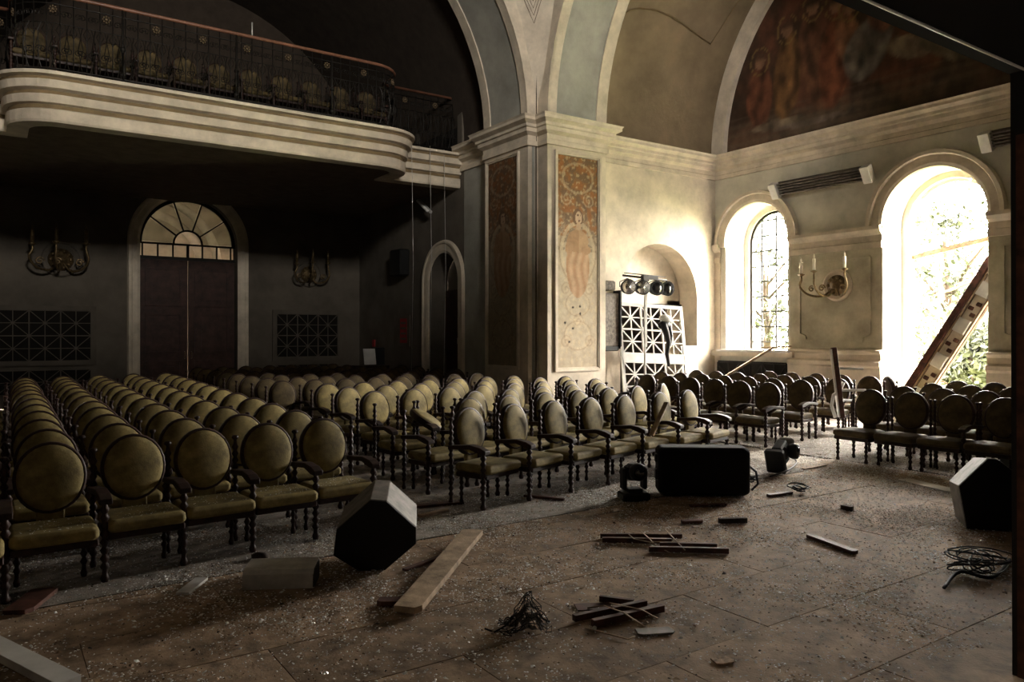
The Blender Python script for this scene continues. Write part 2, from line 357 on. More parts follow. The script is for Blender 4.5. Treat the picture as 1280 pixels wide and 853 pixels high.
def saint(dark):
    def fn(s, t):
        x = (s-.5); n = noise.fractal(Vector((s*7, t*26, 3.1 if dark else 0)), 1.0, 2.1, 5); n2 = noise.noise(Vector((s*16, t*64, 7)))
        lo = (.46, .38, .27); hi = (.24, .12, .05); c = mix(lo, hi, sm(.50, .80, t))
        if n > .15 and t > .62: c = mix(c, (.30, .12, .035), .8)
        if n < -.1 and t > .55: c = mix(c, (.13, .09, .06), .55)
        if n2 > .28: c = mix(c, (.6, .46, .28), .45)
        def el(cx, cy, a, b): return ((x-cx)/a)**2+((t-cy)/b)**2
        # scroll ornaments
        for cy, a, b in ((.55, .40, .135), (.90, .38, .07), (.15, .30, .06), (.30, .26, .05)):
            e = math.sqrt(el(0, cy, a, b))
            if abs(e-1) < .08: c = mix(c, (.56, .44, .29), .38 if cy != .55 else .6)
            elif abs(e-1.15) < .04: c = mix(c, (.22, .13, .07), .4)
        for cx, cy in ((-.3, .37), (.3, .37), (-.3, .12), (.3, .12), (-.28, .80), (.28, .80), (0, .22)):
            e = math.sqrt(el(cx, cy, .12, .028))
            sp = math.sin(math.atan2((t-cy)*4.2, x-cx)*1.0+e*9)
            if e < 1.2 and sp > .35: c = mix(c, (.56, .43, .28), .4)
            elif e < 1.2 and sp < -.5: c = mix(c, (.26, .16, .09), .35)
        # standing robed figure
        b = el(0, .50, .20+.10*sm(.62, .50, t)*(1 if t > .5 else 1), .17)
        if b < 1: c = mix((.38, .22, .12), (.50, .33, .2), .5+.5*math.sin(x*34+math.sin(t*30)*1.5))
        if el(.0, .60, .27, .055) < 1: c = (.36, .21, .11) if x < .02 else (.43, .27, .15)
        if el(-.22, .565, .10, .030) < 1 or el(.2, .56, .13, .022) < 1: c = (.40, .24, .13)
        if el(0, .715, .135, .040) < 1: c = (.16, .09, .05)
        if el(.02, .712, .085, .030) < 1: c = (.52, .36, .24)
        if el(.0, .725, .03, .003) < 1 or el(.07, .725, .025, .003) < 1 or el(.03, .698, .04, .003) < 1: c = (.15, .08, .05)
        if el(.02, .672, .06, .02) < 1: c = (.45, .30, .19)
        for hx, hy in ((-.13, .285), (.05, .29), (.06, .255), (-.32, .21), (-.12, .185), (-.22, .12)):
            if not dark and el(hx, hy, .028, .006) < 1: c = (.03, .02, .015)
        if dark: c = tuple(q*.55 for q in c)  # side panel is a shaded copy, the shade put into its paint
        return c
    return fn
painting('painted_panel', mapY(YP), 10.24, 11.37, 1.17, 5.83, 56, 220, saint(False), parent=pier_o)['label'] = 'fresco panel of a robed haloed figure in a scrolled border'
panel_frame('panel_frame', mapY(YP), 10.24, 11.37, 1.17, 5.83)
painting('painted_panel', mapX(9.7), 15.13, 13.95, 1.19, 5.87, 46, 190, saint(True), parent=pier_o)['label'] = 'fresco panel on the shaded side of the pier, its shade painted in'
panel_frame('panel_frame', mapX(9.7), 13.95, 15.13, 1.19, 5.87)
# ================================================================== CROSSING: arches and pendentive
CX, CY, A = 4.72, ARMC, 5.25
RB, RR = CX-(-.26), YP-ARMC       # radii of back and right arches
RB = 9.7-CX
def intrados(axis, r, lo, hi, c, zlow=ZS-.02, n=40, a0=0, a1=PI):
    mb = MB(); vs = []
    for i in range(n+1):
        a = a0+(a1-a0)*i/n; p, z = c+r*math.cos(a), ZS+r*math.sin(a)
        for q in (lo, hi): vs.append((p, q, z) if axis == 'Y' else (q, p, z))
    mb.add(vs, [(2*i, 2*i+1, 2*i+3, 2*i+2) for i in range(n)], True); return mb
def annulus(mb, mp, c, r0, r1, d, n=40):
    vs = []
    for i in range(n+1):
        a = PI*i/n
        for r in (r0, r1): vs.append(mp(c+r*math.cos(a), ZS+r*math.sin(a), d))
    return mb.add(vs, [(2*i, 2*i+1, 2*i+3, 2*i+2) for i in range(n)])
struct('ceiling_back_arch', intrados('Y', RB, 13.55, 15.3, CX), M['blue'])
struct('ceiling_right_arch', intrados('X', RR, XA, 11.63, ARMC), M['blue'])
ae = MB()     # light arch edges, each a band standing slightly proud
def edge(mb, mp, c, r, w_in, w_out, d0, d1, n=40):
    prof = [(r-.03, -d0), (r-.03, -d1), (r+w_out, -d1), (r+w_out, -d0)]
    return ring_mould(mp, c, ZS, prof, n=n, mb=mb)
edge(ae, mapY(13.55), CX, RB, 0, .34, -.02, .02)
edge(ae, mapY(13.55), CX, RB, 0, .02, 0, .22); edge(ae, mapY(15.02), CX, RB, 0, .02, 0, .28)
edge(ae, mapX(XA), ARMC, RR, 0, .34, -.02, .02)
edge(ae, mapX(XA), ARMC, RR, 0, .02, 0, .22); edge(ae, mapX(11.33), ARMC, RR, 0, .02, 0, .30)
struct('trim_arch_edges', ae, M['trim'])
sp = MB(); annulus(sp, mapY(13.56), CX, RB, 6.2, 0); annulus(sp, mapX(XA+.01), ARMC, RR, 6.2, 0)
annulus(sp, mapX(11.63), ARMC, RR, 6.2, 0); annulus(sp, mapY(15.3), CX, RB, 6.2, 0)
struct('trim_spandrels', sp, M['blue'])
pn = MB()      # four pendentives: sphere through the corners of the crossing
for qx, qy in ((1, 1), (-1, 1), (1, -1), (-1, -1)):
    n, m = 24, 24; vs = []
    for i in range(n+1):
        g = PI/2*i/n; e = A/max(math.cos(g), math.sin(g))
        for j in range(m+1):
            r = A+(e-A)*j/m; z = ZS+math.sqrt(max(0, 2*A*A-r*r)); vs.append((CX+qx*r*math.cos(g), CY+qy*r*math.sin(g), z))
    pn.add(vs, [(i*(m+1)+j, (i+1)*(m+1)+j, (i+1)*(m+1)+j+1, i*(m+1)+j+1) for i in range(n) for j in range(m)], True)
struct('ceiling_pendentives', pn, M['cream'])
dm = MB().lathe([(A+.1, ZS+A-.25), (A-.1, ZS+A-.1), (A, ZS+A+.3), (A, ZS+A+1.6), (A*.9, ZS+A+3.2), (A*.6, ZS+A+4.8), (.05, ZS+A+5.6)], Matrix.Translation((CX, CY, 0)), 40)
dm.f = dm.f[:-2]; dm.sm = dm.sm[:-2]
struct('ceiling_dome', dm, M['vault'])
# painted arrowhead ornament on the pendentive
def pend(g, r): z = ZS+math.sqrt(max(0, 2*A*A-r*r)); return Vector((CX+r*math.cos(g), CY+r*math.sin(g), z-.02))
orn = MB()
for k in range(4):
    r0 = 7.14-.045*k; a = pend(PI/4+.006, r0)
    pts = [pend(PI/4+.006-.062, r0-.36), a, pend(PI/4+.006+.062, r0-.36)]
    orn.tube(pts, .010, 5)
struct('trim_pendentive_ornament', orn, M['redwood'])
# right arm vault, lunette
rv = intrados('X', YN-ARMC, 11.6, XW+.02, ARMC, n=48)
struct('ceiling_right_vault', rv, M['vault'])
gm = MB(); RV = YN-ARMC-.02    # thin groin line on the vault
gpts = [(12.03, 13.15, 9.25), (12.25, 13.07, 9.41), (12.52, 13.01, 9.51), (13.0, 12.97, 9.57), (13.5, 12.98, 9.54), (14.02, 13.03, 9.47), (14.57, 13.09, 9.36), (15.1, 13.14, 9.27), (15.21, 12.98, 9.54), (15.32, 12.72, 9.92), (15.42, 12.4, 10.31)]
gm.tube(gpts[:8], .018, 5).tube(gpts[7:], .013, 5)
struct('trim_vault_groin', gm, M['groove'])
rib = ring_mould(mx, ARMC, ZS, [(5.14, 0), (5.14, .16), (5.58, .16), (5.58, 0)], n=48)
struct('trim_lunette_arch', rib, M['cream'])
FIG = [  # (Y, z, half width, half height, tilt, colour) robed people, drapery and steps of a generic old fresco
 (11.6, 8.2, .38, 1.1, .1, (.17, .085, .03)), (10.9, 8.4, .35, 1.2, -.1, (.115, .05, .025)), (10.3, 8.3, .42, 1.2, .15, (.20, .065, .03)),
 (9.95, 8.55, .33, .75, -.3, (.25, .12, .06)), (9.55, 8.25, .5, .75, .5, (.13, .12, .10)), (9.2, 9.1, .33, .6, 0, (.20, .08, .045)),
 (8.6, 8.0, .55, .26, .3, (.22, .17, .11)), (8.3, 9.0, .35, .9, .1, (.12, .05, .03)), (7.6, 7.75, .95, .3, .38, (.17, .135, .085)),
 (7.0, 8.55, .16, .8, .6, (.26, .13, .07)), (6.75, 8.2, .13, .5, .7, (.34, .31, .24)), (6.2, 8.4, .45, .6, 0, (.24, .085, .03)), (5.4, 8.3, .4, .9, 0, (.15, .07, .04)),
 (10.1, 9.7, .3, .5, 0, (.18, .07, .04)), (9.0, 10.3, .4, .6, 0, (.15, .09, .05)), (8.0, 10.2, .35, .5, 0, (.17, .07, .03)), (7.2, 9.9, .4, .5, 0, (.13, .09, .06)),
 (12.4, 7.9, .4, .8, 0, (.14, .05, .025)), (11.9, 7.1, .8, .12, 0, (.20, .15, .10)), (10.9, 6.95, 1.2, .08, 0, (.16, .12, .09))]
HEAD = [(11.6, 9.35), (10.9, 9.65), (10.3, 9.5), (9.95, 9.35), (9.2, 9.8), (8.35, 9.95), (6.2, 9.1), (5.4, 9.3), (12.4, 8.8), (9.0, 10.95), (7.2, 10.5)]
def lun(s, t):
    Y = 13.5+(3.1-13.5)*s; z = 6.62+5.2*t
    n = noise.fractal(Vector((Y*1.1, z*1.1, 5)), 1.0, 2.1, 6); n2 = noise.noise(Vector((Y*5, z*3, 2)))
    c = mix((.045, .024, .014), (.10, .04, .022), sm(-.3, .4, n))
    if z < 7.5: c = mix(c, (.12, .085, .055), .5*sm(7.6, 6.9, z)+(.25 if int(z*9) % 2 else 0))
    for (y0, z0, a, b, r, col) in FIG:
        dy, dz = Y-y0+.06*n, z-z0+.06*n2; q = dy*math.cos(r)+dz*math.sin(r); p = -dy*math.sin(r)+dz*math.cos(r)
        e = (q/a)**2+(p/b)**2
        if e < 1.15:
            f = .75+.25*math.sin(q/a*5.5+p*1.5+n*3+y0*5)+.25*n2; c = mix(c, tuple(k*f*1.1 for k in col), sm(1.15, .75, e)*.85)
    for (y0, z0) in HEAD:
        e = ((Y-y0)/.16)**2+((z-z0)/.2)**2
        if e < 1: c = mix((.22, .12, .07), (.07, .035, .02), sm(-.05, .1, z-z0+.02*n2))
        elif e < 3.2 and e > 2.5: c = mix(c, (.22, .15, .05), .6)
    return tuple(max(0, k*(1+.5*n2)*1.05) for k in c)
fr = painting('lunette_fresco', mx, 13.5, 3.1, 6.62, 11.82, 190, 96, lun, keep=lambda u, z: (u-ARMC)**2+(z-ZS)**2 < 5.21**2)
tag(fr, 'huge dark lunette fresco of robed people above the arched windows', 'painting')
# ================================================================== BACK ARM
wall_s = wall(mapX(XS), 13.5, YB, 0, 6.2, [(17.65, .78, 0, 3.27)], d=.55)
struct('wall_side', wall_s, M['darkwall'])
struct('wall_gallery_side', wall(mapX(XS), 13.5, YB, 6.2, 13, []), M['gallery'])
struct('trim_side_arch', ring_mould(mapX(XS), 17.65, 3.27, [(.78, 0), (.78, .03), (.84, .06), (1.0, .06), (1.03, .09), (1.08, .09), (1.12, 0)], zlow=0), M['cream'])
struct('wall_side_recess', MB().box((XS+.62, 17.65, 2.5), (.1, 1.8, 5)), M['darkwall'])
dr = sempty('door_2')
MB().box((XS+.5, 17.65, 1.55), (.06, 1.42, 3.1)).build('door_leaf', M['door'], dr)
MB().box((XS+.455, 17.5, 1.72), (.01, .42, .16)).build('door_plate', M['greymetal'], dr)
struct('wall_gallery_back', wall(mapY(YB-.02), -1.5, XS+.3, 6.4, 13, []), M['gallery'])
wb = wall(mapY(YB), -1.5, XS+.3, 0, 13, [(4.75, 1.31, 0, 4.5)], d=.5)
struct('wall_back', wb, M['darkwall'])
struct('trim_door_arch', ring_mould(mapY(YB), 4.75, 4.5, [(1.31, 0), (1.31, .03), (1.38, .07), (1.5, .07), (1.54, .1), (1.6, .1), (1.63, 0)], zlow=0), M['cream'])
door = sempty('door_1'); dy_ = YB+.35
for sx in (-1, 1):
    d = MB().box((4.75+sx*.655, dy_, 2.02), (1.28, .08, 4.04)).build('door_leaf', M['door'], door)
    for k, (z0, z1) in enumerate(((.25, 1.15), (1.35, 2.5), (2.7, 3.8))):
        pm = MB(); frame2(pm, mapY(dy_-.04), 4.75+sx*.655-.48, 4.75+sx*.655+.48, z0, z1, .06, -.03, 0); pm.box((4.75+sx*.655, dy_-.045, (z0+z1)/2), (.6, .03, z1-z0-.36)); pm.build('door_panel', M['door'], d)
    MB().tube([(4.75+sx*.09, dy_-.05, 1.2), (4.75+sx*.09, dy_-.11, 1.2), (4.75+sx*.09, dy_-.11, 1.4), (4.75+sx*.09, dy_-.05, 1.4)], .012, 6).build('door_handle', M['brass'], d)
fanf = MB(); fp = mapY(dy_)
fanf.box((4.75, dy_, 4.07), (2.62, .12, .09)); fanf.box((4.75, dy_, 4.48), (2.62, .08, .05))
for k in range(7): fanf.box((4.75-1.2+.4*k, dy_, 4.28), (.04 if k != 3 else .07, .06, .36))
ring_mould(fp, 4.75, 4.5, [(1.22, 0), (1.22, .06), (1.32, .06), (1.32, 0)], n=24, mb=fanf)
ring_mould(fp, 4.75, 4.5, [(.36, 0), (.36, .05), (.41, .05), (.41, 0)], n=16, mb=fanf)
for k in range(1, 5):
    a = PI*k/5; bar2(fanf, fp, (4.75+.4*math.cos(a), 4.5+.4*math.sin(a)), (4.75+1.25*math.cos(a), 4.5+1.25*math.sin(a)), .04, -.05, 0)
fanf.build('fanlight_frame', M['iron'], door)
gl = bpy.data.materials.new('dusty_glass'); gl.use_nodes = True; nt = gl.node_tree; nt.nodes.clear()
o_ = nt.nodes.new('ShaderNodeOutputMaterial'); t_ = nt.nodes.new('ShaderNodeBsdfTransparent'); g_ = nt.nodes.new('ShaderNodeBsdfGlossy'); x_ = nt.nodes.new('ShaderNodeMixShader')
t_.inputs[0].default_value = (.8, .82, .78, 1); g_.inputs['Roughness'].default_value = .1; x_.inputs[0].default_value = .08
nt.links.new(t_.outputs[0], x_.inputs[1]); nt.links.new(g_.outputs[0], x_.inputs[2]); nt.links.new(x_.outputs[0], o_.inputs[0])
for k in range(5):
    a0, a1 = PI*k/5+.03, PI*(k+1)/5-.03
    poly = [(4.75+.4*math.cos(a0), 4.5+.4*math.sin(a0))]+[(4.75+1.24*math.cos(a0+(a1-a0)*j/6), 4.5+1.24*math.sin(a0+(a1-a0)*j/6)) for j in range(7)]+[(4.75+.4*math.cos(a1), 4.5+.4*math.sin(a1))]
    MB().prism(poly, Matrix(((1, 0, 0, 0), (0, 0, 1, dy_+.01), (0, 1, 0, 0), (0, 0, 0, 1))), .006).build('fanlight_pane', gl, door)
# vestibule beyond the door with its own daylight
vb = MB().box((4.75, YB+4.5, 3.5), (5, .1, 7)).box((2.2, YB+2.6, 3.5), (.1, 4, 7)).box((7.3, YB+2.6, 3.5), (.1, 4, 7)).box((4.75, YB+2.6, 6.9), (5.2, 4, .1)).box((4.75, YB+2.6, .0), (5.2, 4, .1))
struct('wall_vestibule', vb, M['cream'])
va = MB()
for rr in (2.0, 1.55):
    va.tube([(3.9+rr*math.cos(a*PI/20), YB+1.7+.5*(2-rr), 4.0+rr*1.0*math.sin(a*PI/20)) for a in range(21)], .13, 8)
struct('trim_vestibule_vault', va, M['cream'])
l = bpy.data.lights.new('vestibule_daylight', 'AREA'); l.shape = 'RECTANGLE'; l.size = 1.2; l.size_y = 1.6; l.energy = 3; l.color = (1, .93, .78)
o = bpy.data.objects.new('vestibule_daylight', l); COL.objects.link(o); o.location = (2.4, YB+2.4, 5.2); o.rotation_euler = (0, -PI/2+.2, 0)
# gallery slab, balcony
def rnd(cx, cy, r, a0, a1, n=8): return [(cx+r*math.cos(a0+(a1-a0)*i/n), cy+r*math.sin(a0+(a1-a0)*i/n)) for i in range(n+1)]
BX0, BX1, BY, BR = .30, 8.0, 15.62, .75
front = [(-1.5, 16.85), (BX0, 16.85)]+[(BX0, BY+BR)]+rnd(BX0+BR, BY+BR, BR, PI, 1.5*PI, 8)[1:]+rnd(BX1-BR, BY+BR, BR, 1.5*PI, 2*PI, 8)+[(BX1, 16.85), (XS, 16.85)]
slab = MB().prism(front+[(XS, YB), (-1.5, YB)], Matrix.Translation((0, 0, 5.66)), .80)
struct('gallery_floor', slab, M['soffit'])
bal = [(-.3, 5.62), (.04, 5.62), (.06, 5.66), (.06, 5.84), (.02, 5.86), (.02, 5.93), (.10, 5.95), (.12, 6.09), (.08, 6.10), (.08, 6.16), (.18, 6.19), (.21, 6.32), (.17, 6.33), (.17, 6.38), (.27, 6.40), (.27, 6.46), (.1, 6.50), (-.3, 6.50)]
balc = struct('trim_balcony_entablature', MB().add(*along(front, bal)), M['trim'])
gb = MB()
for o0, z0, z1 in ((.026, 5.862, 5.928), (.086, 6.102, 6.158), (.176, 6.332, 6.378)):
    gb.add(*along(front, [(0, z0), (o0, z0), (o0, z1), (0, z1)]))
struct('trim_balcony_grooves', gb, M['groove'])
struct('ceiling_back_vault', intrados('Y', 5.2, 15.3, YB+.1, CX, n=40), M['gallery'])
struct('wall_left_arm', MB().box((-.55, 19, 5), (.1, 9, 10)), M['darkwall'])
struct('trim_gallery_arch', ring_mould(mapX(XS), 17.9, 8.2, [(1.05, 0), (1.05, .05), (1.3, .06), (1.3, 0)], zlow=6.5), M['darkwall'])
struct('wall_gallery_recess_shade', MB().prism([(16.85, 6.5)]+[(17.9+1.05*math.cos(PI-PI*i/16), 8.2+1.05*math.sin(PI-PI*i/16)) for i in range(17)]+[(18.95, 6.5)], Matrix(((0, 0, 1, XS-.015), (1, 0, 0, 0), (0, 1, 0, 0), (0, 0, 0, 1))), .01), M['hole'])  # flat dark sheet stands in for the shade inside the arch
# ------------------------------------------------------------------ rest of the shell, out of view
struct('wall_left', MB().box((-7.0, 6, 6.2), (.1, 24, 12.8)), M['darkwall'])
wf_ = wall(lambda u, z, d=0: (u, -5-d, z), -7, 16.5, -.2, 12.6, [(1.5, 1.5, 8.6, 9.5)], d=.3, seg=32)  # the arched opening is added out of view to let in high light
struct('wall_front', wf_, M['cream'])
struct('wall_stage_side', MB().box((10.3, -1.6, 6.2), (.6, 7.4, 12.8)), M['darkwall'])
struct('wall_right_arm', MB().box((13.6, 2.15, 6.2), (6.0, .1, 12.8)), M['cream'])
struct('wall_left_block', MB().box((-3.8, 13.4, 6.2), (6.6, .1, 12.8)), M['darkwall'])
struct('ceiling', MB().box((4.5, 9, 17.3), (30, 32, .1)), M['darkwall'])
struct('ceiling_outer', MB().box((-4.0, 5, 12.4), (6.4, 22, .1)).box((4.5, -1, 12.4), (24, 8, .1)), M['darkwall'])
struct('wall_attic', MB().box((16.6, 9, 14.5), (.1, 32, 6)).box((-7, 9, 14.5), (.1, 32, 6)).box((4.5, -5, 14.5), (24, .1, 6)).box((4.5, YB+5, 8), (24, .1, 18)).box((-7, 18, 7), (.1, 22, 14)).box((16.0, 19.7, 7), (.1, 11, 14)), M['darkwall'])
# ================================================================== BALCONY RAILING
railing = thing('balcony_railing', 'wrought iron scrollwork railing with red-brown handrail along the curved balcony', 'railing')
rp = [(-.3, 17.0), (BX0+.02, 17.0)]+[(BX0+.02, BY+.15+BR)]+rnd(BX0+.02+BR, BY+.15+BR, BR, PI, 1.5*PI, 6)[1:]+rnd(BX1-.15-BR, BY+.15+BR, BR, 1.5*PI, 2*PI, 6)+[(BX1-.15, 17.0), (XS-.02, 17.0)]
RT = 7.93
MB().tube([(x, y, RT) for x, y in rp], .036, 8).build('handrail', M['rail'], railing)
MB().tube([(x, y, RT-.16) for x, y in rp], .012, 6).tube([(x, y, 6.62) for x, y in rp], .016, 6).tube([(x, y, RT-.5) for x, y in rp], .009, 6).build('iron_rail', M['iron'], railing)
def spiral(cx, cz, r, turns, d, n=18):
    return [(cx+d*r*(1-i/n*.85)*math.cos(turns*2*PI*i/n), 0, cz+r*(1-i/n*.85)*math.sin(turns*2*PI*i/n)) for i in range(n+1)]
def scroll_mb():
    m = MB()
    m.tube([(0, 0, 6.5), (0, 0, RT)], .011, 5)
    m.tube(spiral(.075, 6.95, .07, 1.3, 1), .008, 4).tube(spiral(-.075, 6.95, .07, 1.3, -1), .008, 4)
    m.tube(spiral(.07, 7.6, .065, 1.3, 1), .008, 4).tube(spiral(-.07, 7.6, .065, 1.3, -1), .008, 4)
    m.tube([(.14, 0, 6.62), (.10, -.03, 6.8), (.145, -.07, 7.0), (.10, -.05, 7.25), (.14, 0, 7.43)], .008, 4)
    m.tube([(-.14, 0, 6.62), (-.10, -.03, 6.8), (-.145, -.07, 7.0), (-.10, -.05, 7.25), (-.14, 0, 7.43)], .008, 4)
    m.tube([(0, 0, 7.2), (.06, -.03, 7.3), (0, -.05, 7.42), (-.06, -.03, 7.3), (0, 0, 7.2)], .008, 4)
    return m
sc0 = None; tot = 0; nxt = .15; ros = None; kk = 0
for i in range(len(rp)-1):
    a = Vector(rp[i]); b = Vector(rp[i+1]); L_ = (b-a).length; an = math.atan2(b.y-a.y, b.x-a.x)
    while nxt <= tot+L_:
        p = a+(b-a)*((nxt-tot)/L_)
        if sc0 is None: sc0 = scroll_mb().build('scroll_baluster', M['iron'], railing); o = sc0
        else: o = sc0.copy(); COL.objects.link(o)
        o.location = (p.x, p.y, 0); o.rotation_euler.z = an
        if kk % 4 == 1:
            if ros is None:
                rm = MB().ball((0, 0, 0), .03)
                for q in range(8): rm.ball((.055*math.cos(q*PI/4), 0, .055*math.sin(q*PI/4)), .02, 6, 4)
                ros = rm.build('rosette', mat('dull_gilt', (.14, .10, .06), .5, metal=.4), railing); o = ros
            else: o = ros.copy(); COL.objects.link(o)
            o.location = (p.x+.10*math.cos(an), p.y+.10*math.sin(an)-.03, 7.66); o.rotation_euler.z = an
        nxt += .21; kk += 1
    tot += L_
for i, x in enumerate((2.05, 4.1, 6.1)):
    m = MB().tube([(0, 0, 6.45), (0, 0, RT+.02)], .022, 8).ball((0, 0, RT-.75), .05).ball((0, 0, 6.7), .05); m.tube([(0, 0, 6.5), (0, -.14, 6.62), (0, -.16, 6.85), (0, -.05, 7.1)], .012, 5)
    o = m.build('railing_post', M['iron'], railing); o.location = (x, BY+.15, 0)
tag(MB().tube([(4.42, BY+.2, RT), (4.42, BY+.2, RT+.32)], .016, 6).ball((4.42, BY+.2, RT+.02), .03).build('microphone_stub', M['greymetal']), 'short pale metal rod rising from the balcony handrail', 'rod')
MB_ = MB().tube([(1.9, BY-.19, 6.505), (3.2, BY-.2, 6.5), (4.4, BY-.12, 6.51), (6.2, BY-.2, 6.51), (7.3, BY-.1, 6.51)], .012, 5)
tag(MB_.build('cable', M['cable']), 'black cable lying along the balcony ledge', 'cable')
for i, x in enumerate((8.35, 8.9, 9.35)):
    tag(MB().tube([(x, 16.45+.1*i, 6.5), (x+.02, 16.4+.1*i, 3.6), (x-.04, 16.42+.1*i, 0.02)], .006, 5).build('hanging_wire', M['greymetal']),
        ['thin wire hanging from the balcony end, leftmost of three', 'thin wire hanging from the balcony end, middle of three', 'thin wire hanging beside the pier, rightmost of three'][i], 'wire', 'wires hanging from the balcony')
# ================================================================== CHAIRS
W2 = .30
def turned(h, r=.022, fin=True, n=8):
    pr = [(r*.8, 0), (r*1.1, .03), (r*.7, .06)]
    z = .09
    while z < h-.08:
        pr += [(r*.62, z), (r*1.15, z+.028), (r*.62, z+.056)]; z += .062
    if fin: pr += [(r*.5, h-.045), (r*1.25, h-.022), (r*.9, h-.004), (r*.15, h)]
    else: pr += [(r, h)]
    return pr
def ellip(a, b, n=24): return [(a*math.cos(2*PI*i/n), b*math.sin(2*PI*i/n)) for i in range(n)]
BACKT = Matrix.Translation((0, .015, .785)) @ Matrix.Rotation(math.radians(-8), 4, 'X') @ Matrix(((1, 0, 0, 0), (0, 0, -1, 0), (0, 1, 0, 0), (0, 0, 0, 1)))
# local z of BACKT points towards -Y (the sitter's side)
def dome(mb, a, b, z0, hgt, n=28, rings=5, flip=1):
    vs = []; fs = []
    for j in range(rings):
        t = j/(rings); k = math.cos(t*PI/2); zz = z0+flip*hgt*math.sin(t*PI/2)
        k = 1-(1-k)*1.0
        for (x, y) in ellip(a*k, b*k, n): vs.append(BACKT @ Vector((x, y, zz)))
    vs.append(BACKT @ Vector((0, 0, z0+flip*hgt)))
    for j in range(rings-1):
        for i in range(n): fs.append((j*n+i, j*n+(i+1) % n, j*n+n+(i+1) % n, j*n+n+i))
    for i in range(n): fs.append(((rings-1)*n+i, (rings-1)*n+(i+1) % n, rings*n))
    return mb.add(vs, fs, True)
def back_parts(t, pm=None):
    fm = MB(); n = 28
    prof = [(-.02, -.075), (.004, -.06), (.014, -.03), (.014, .0), (.006, .016), (-.01, .018)]
    vs = []; fs = []
    for i in range(n):
        c, s_ = math.cos(2*PI*i/n), math.sin(2*PI*i/n)
        for (o_, z) in prof: vs.append(BACKT @ Vector(((.236+o_)*c, (.262+o_)*s_, z)))
        # inner side
    k = len(prof)
    for i in range(n):
        for j in range(k): fs.append((i*k+j, i*k+(j+1) % k, ((i+1) % n)*k+(j+1) % k, ((i+1) % n)*k+j))
    fm.add(vs, fs, True)
    o = [fm.build('back_frame', M['wood'], t)]
    pad = dome(MB(), .230, .256, .012, .05); o.append(pad.build('back_cushion', M['velvet'], t))
    rear = dome(MB(), .220, .246, -.072, .02, flip=-1, rings=3); o.append(rear.build('back_lining', M['velvetback'], t))
    return o
def chair_proto(kind):
    t = thing('theatre_armchair', 'x', 'chair')
    if kind != 'noback':
        back_parts(t)
        MB().box((0, .0, .495), (.19, .05, .13), bev=.01).build('back_support', M['velvet'], t)
    s = MB(); s.box((0, -.26, .42), (.565, .50, .10), bev=.024); s.build('seat_cushion', M['velvet'], t, bevel=.01)
    r = MB(); r.box((0, -.25, .345), (.56, .44, .055), bev=.008); r.build('seat_frame', M['wood'], t)
    sides = (-1, 1) if kind in ('both', 'noback') else (-1,)
    if kind != 'bench':
        for sx in sides:
            MB().lathe(turned(.97, .027), Matrix.Translation((sx*W2, .02, 0)), 8).build('back_post', M['wood'], t)
            MB().lathe(turned(.62, .031, False), Matrix.Translation((sx*W2, -.44, 0)), 8).build('front_leg', M['wood'], t)
            a = MB(); pts = [(.03, .66), (-.12, .672), (-.28, .69), (-.42, .672), (-.50, .64), (-.50, .595), (-.42, .60), (-.28, .64), (-.12, .627), (.03, .615)]
            a.prism([(-y, z) for y, z in pts], Matrix(((0, 0, 1, sx*W2-.045), (-1, 0, 0, 0), (0, 1, 0, 0), (0, 0, 0, 1))), .09)
            a.build('armrest', M['wood'], t, bevel=.008)
    else:
        for sx in (-1, 1): MB().lathe(turned(.97), Matrix.Translation((sx*(W2-.02), .02, 0)), 8).build('back_post', M['wood'], t)
        for sx in (-1, 1): MB().lathe(turned(.34, .026, False), Matrix.Translation((sx*.23, -.44, 0)), 8).build('front_leg', M['wood'], t)
    for sx in (-1, 1): MB().lathe(turned(.33, .024, False, 6), Matrix.Translation((sx*.22, -.06, 0)), 8).build('rear_leg', M['wood'], t)
    return t
PROTO = {k: chair_proto(k) for k in ('one', 'both', 'noback', 'bench')}
bpy.context.view_layer.update()
for t in list(PROTO.values()): KIDS[t.name] = list(t.children)
first = {k: True for k in PROTO}
def put(kind, x, y, z, rz, label, group, sx=1.0, dirt=True):
    if first[kind]: o = PROTO[kind]; first[kind] = False
    else: o = copy_tree(PROTO[kind])
    o.location = (x, y, z); o.rotation_euler = (0, 0, rz); o.scale = (sx, 1, 1)
    o['label'] = label; o['group'] = group
    SEATS.append((x, y, z, rz)) if dirt else None
    return o
SEATS = []; BVS = []
ORD = ['first', 'second', 'third', 'fourth', 'fifth', 'sixth', 'seventh', 'eighth', 'ninth', 'tenth', 'eleventh', 'twelfth', 'thirteenth', 'fourteenth', 'fifteenth', 'sixteenth']
def rowname(i): return 'front row' if i == 0 else ORD[i]+' row'
# left block -------------------------------------------------------
for r in range(12):
    y0 = 7.05+.97*r; n = 6 if r < 9 else 7; x1 = 2.76+.04*r
    for c in range(n):      # c counts from the right-hand aisle
        x = x1-.59*c-.006*r*c
        if x < .01*y0-.65: continue
        y = y0+.10+.16-.065*c - .01*c*c + R.uniform(-.02, .02)
        kind = 'both' if c == 0 else 'one'
        rz = R.uniform(-.03, .03)+.10-.02*c
        put(kind, x+R.uniform(-.012, .012), y, .006, rz, 'olive oval-backed armchair, %s from the aisle in the %s of the left block' % (ORD[c], rowname(r)), 'armchairs of the left block')
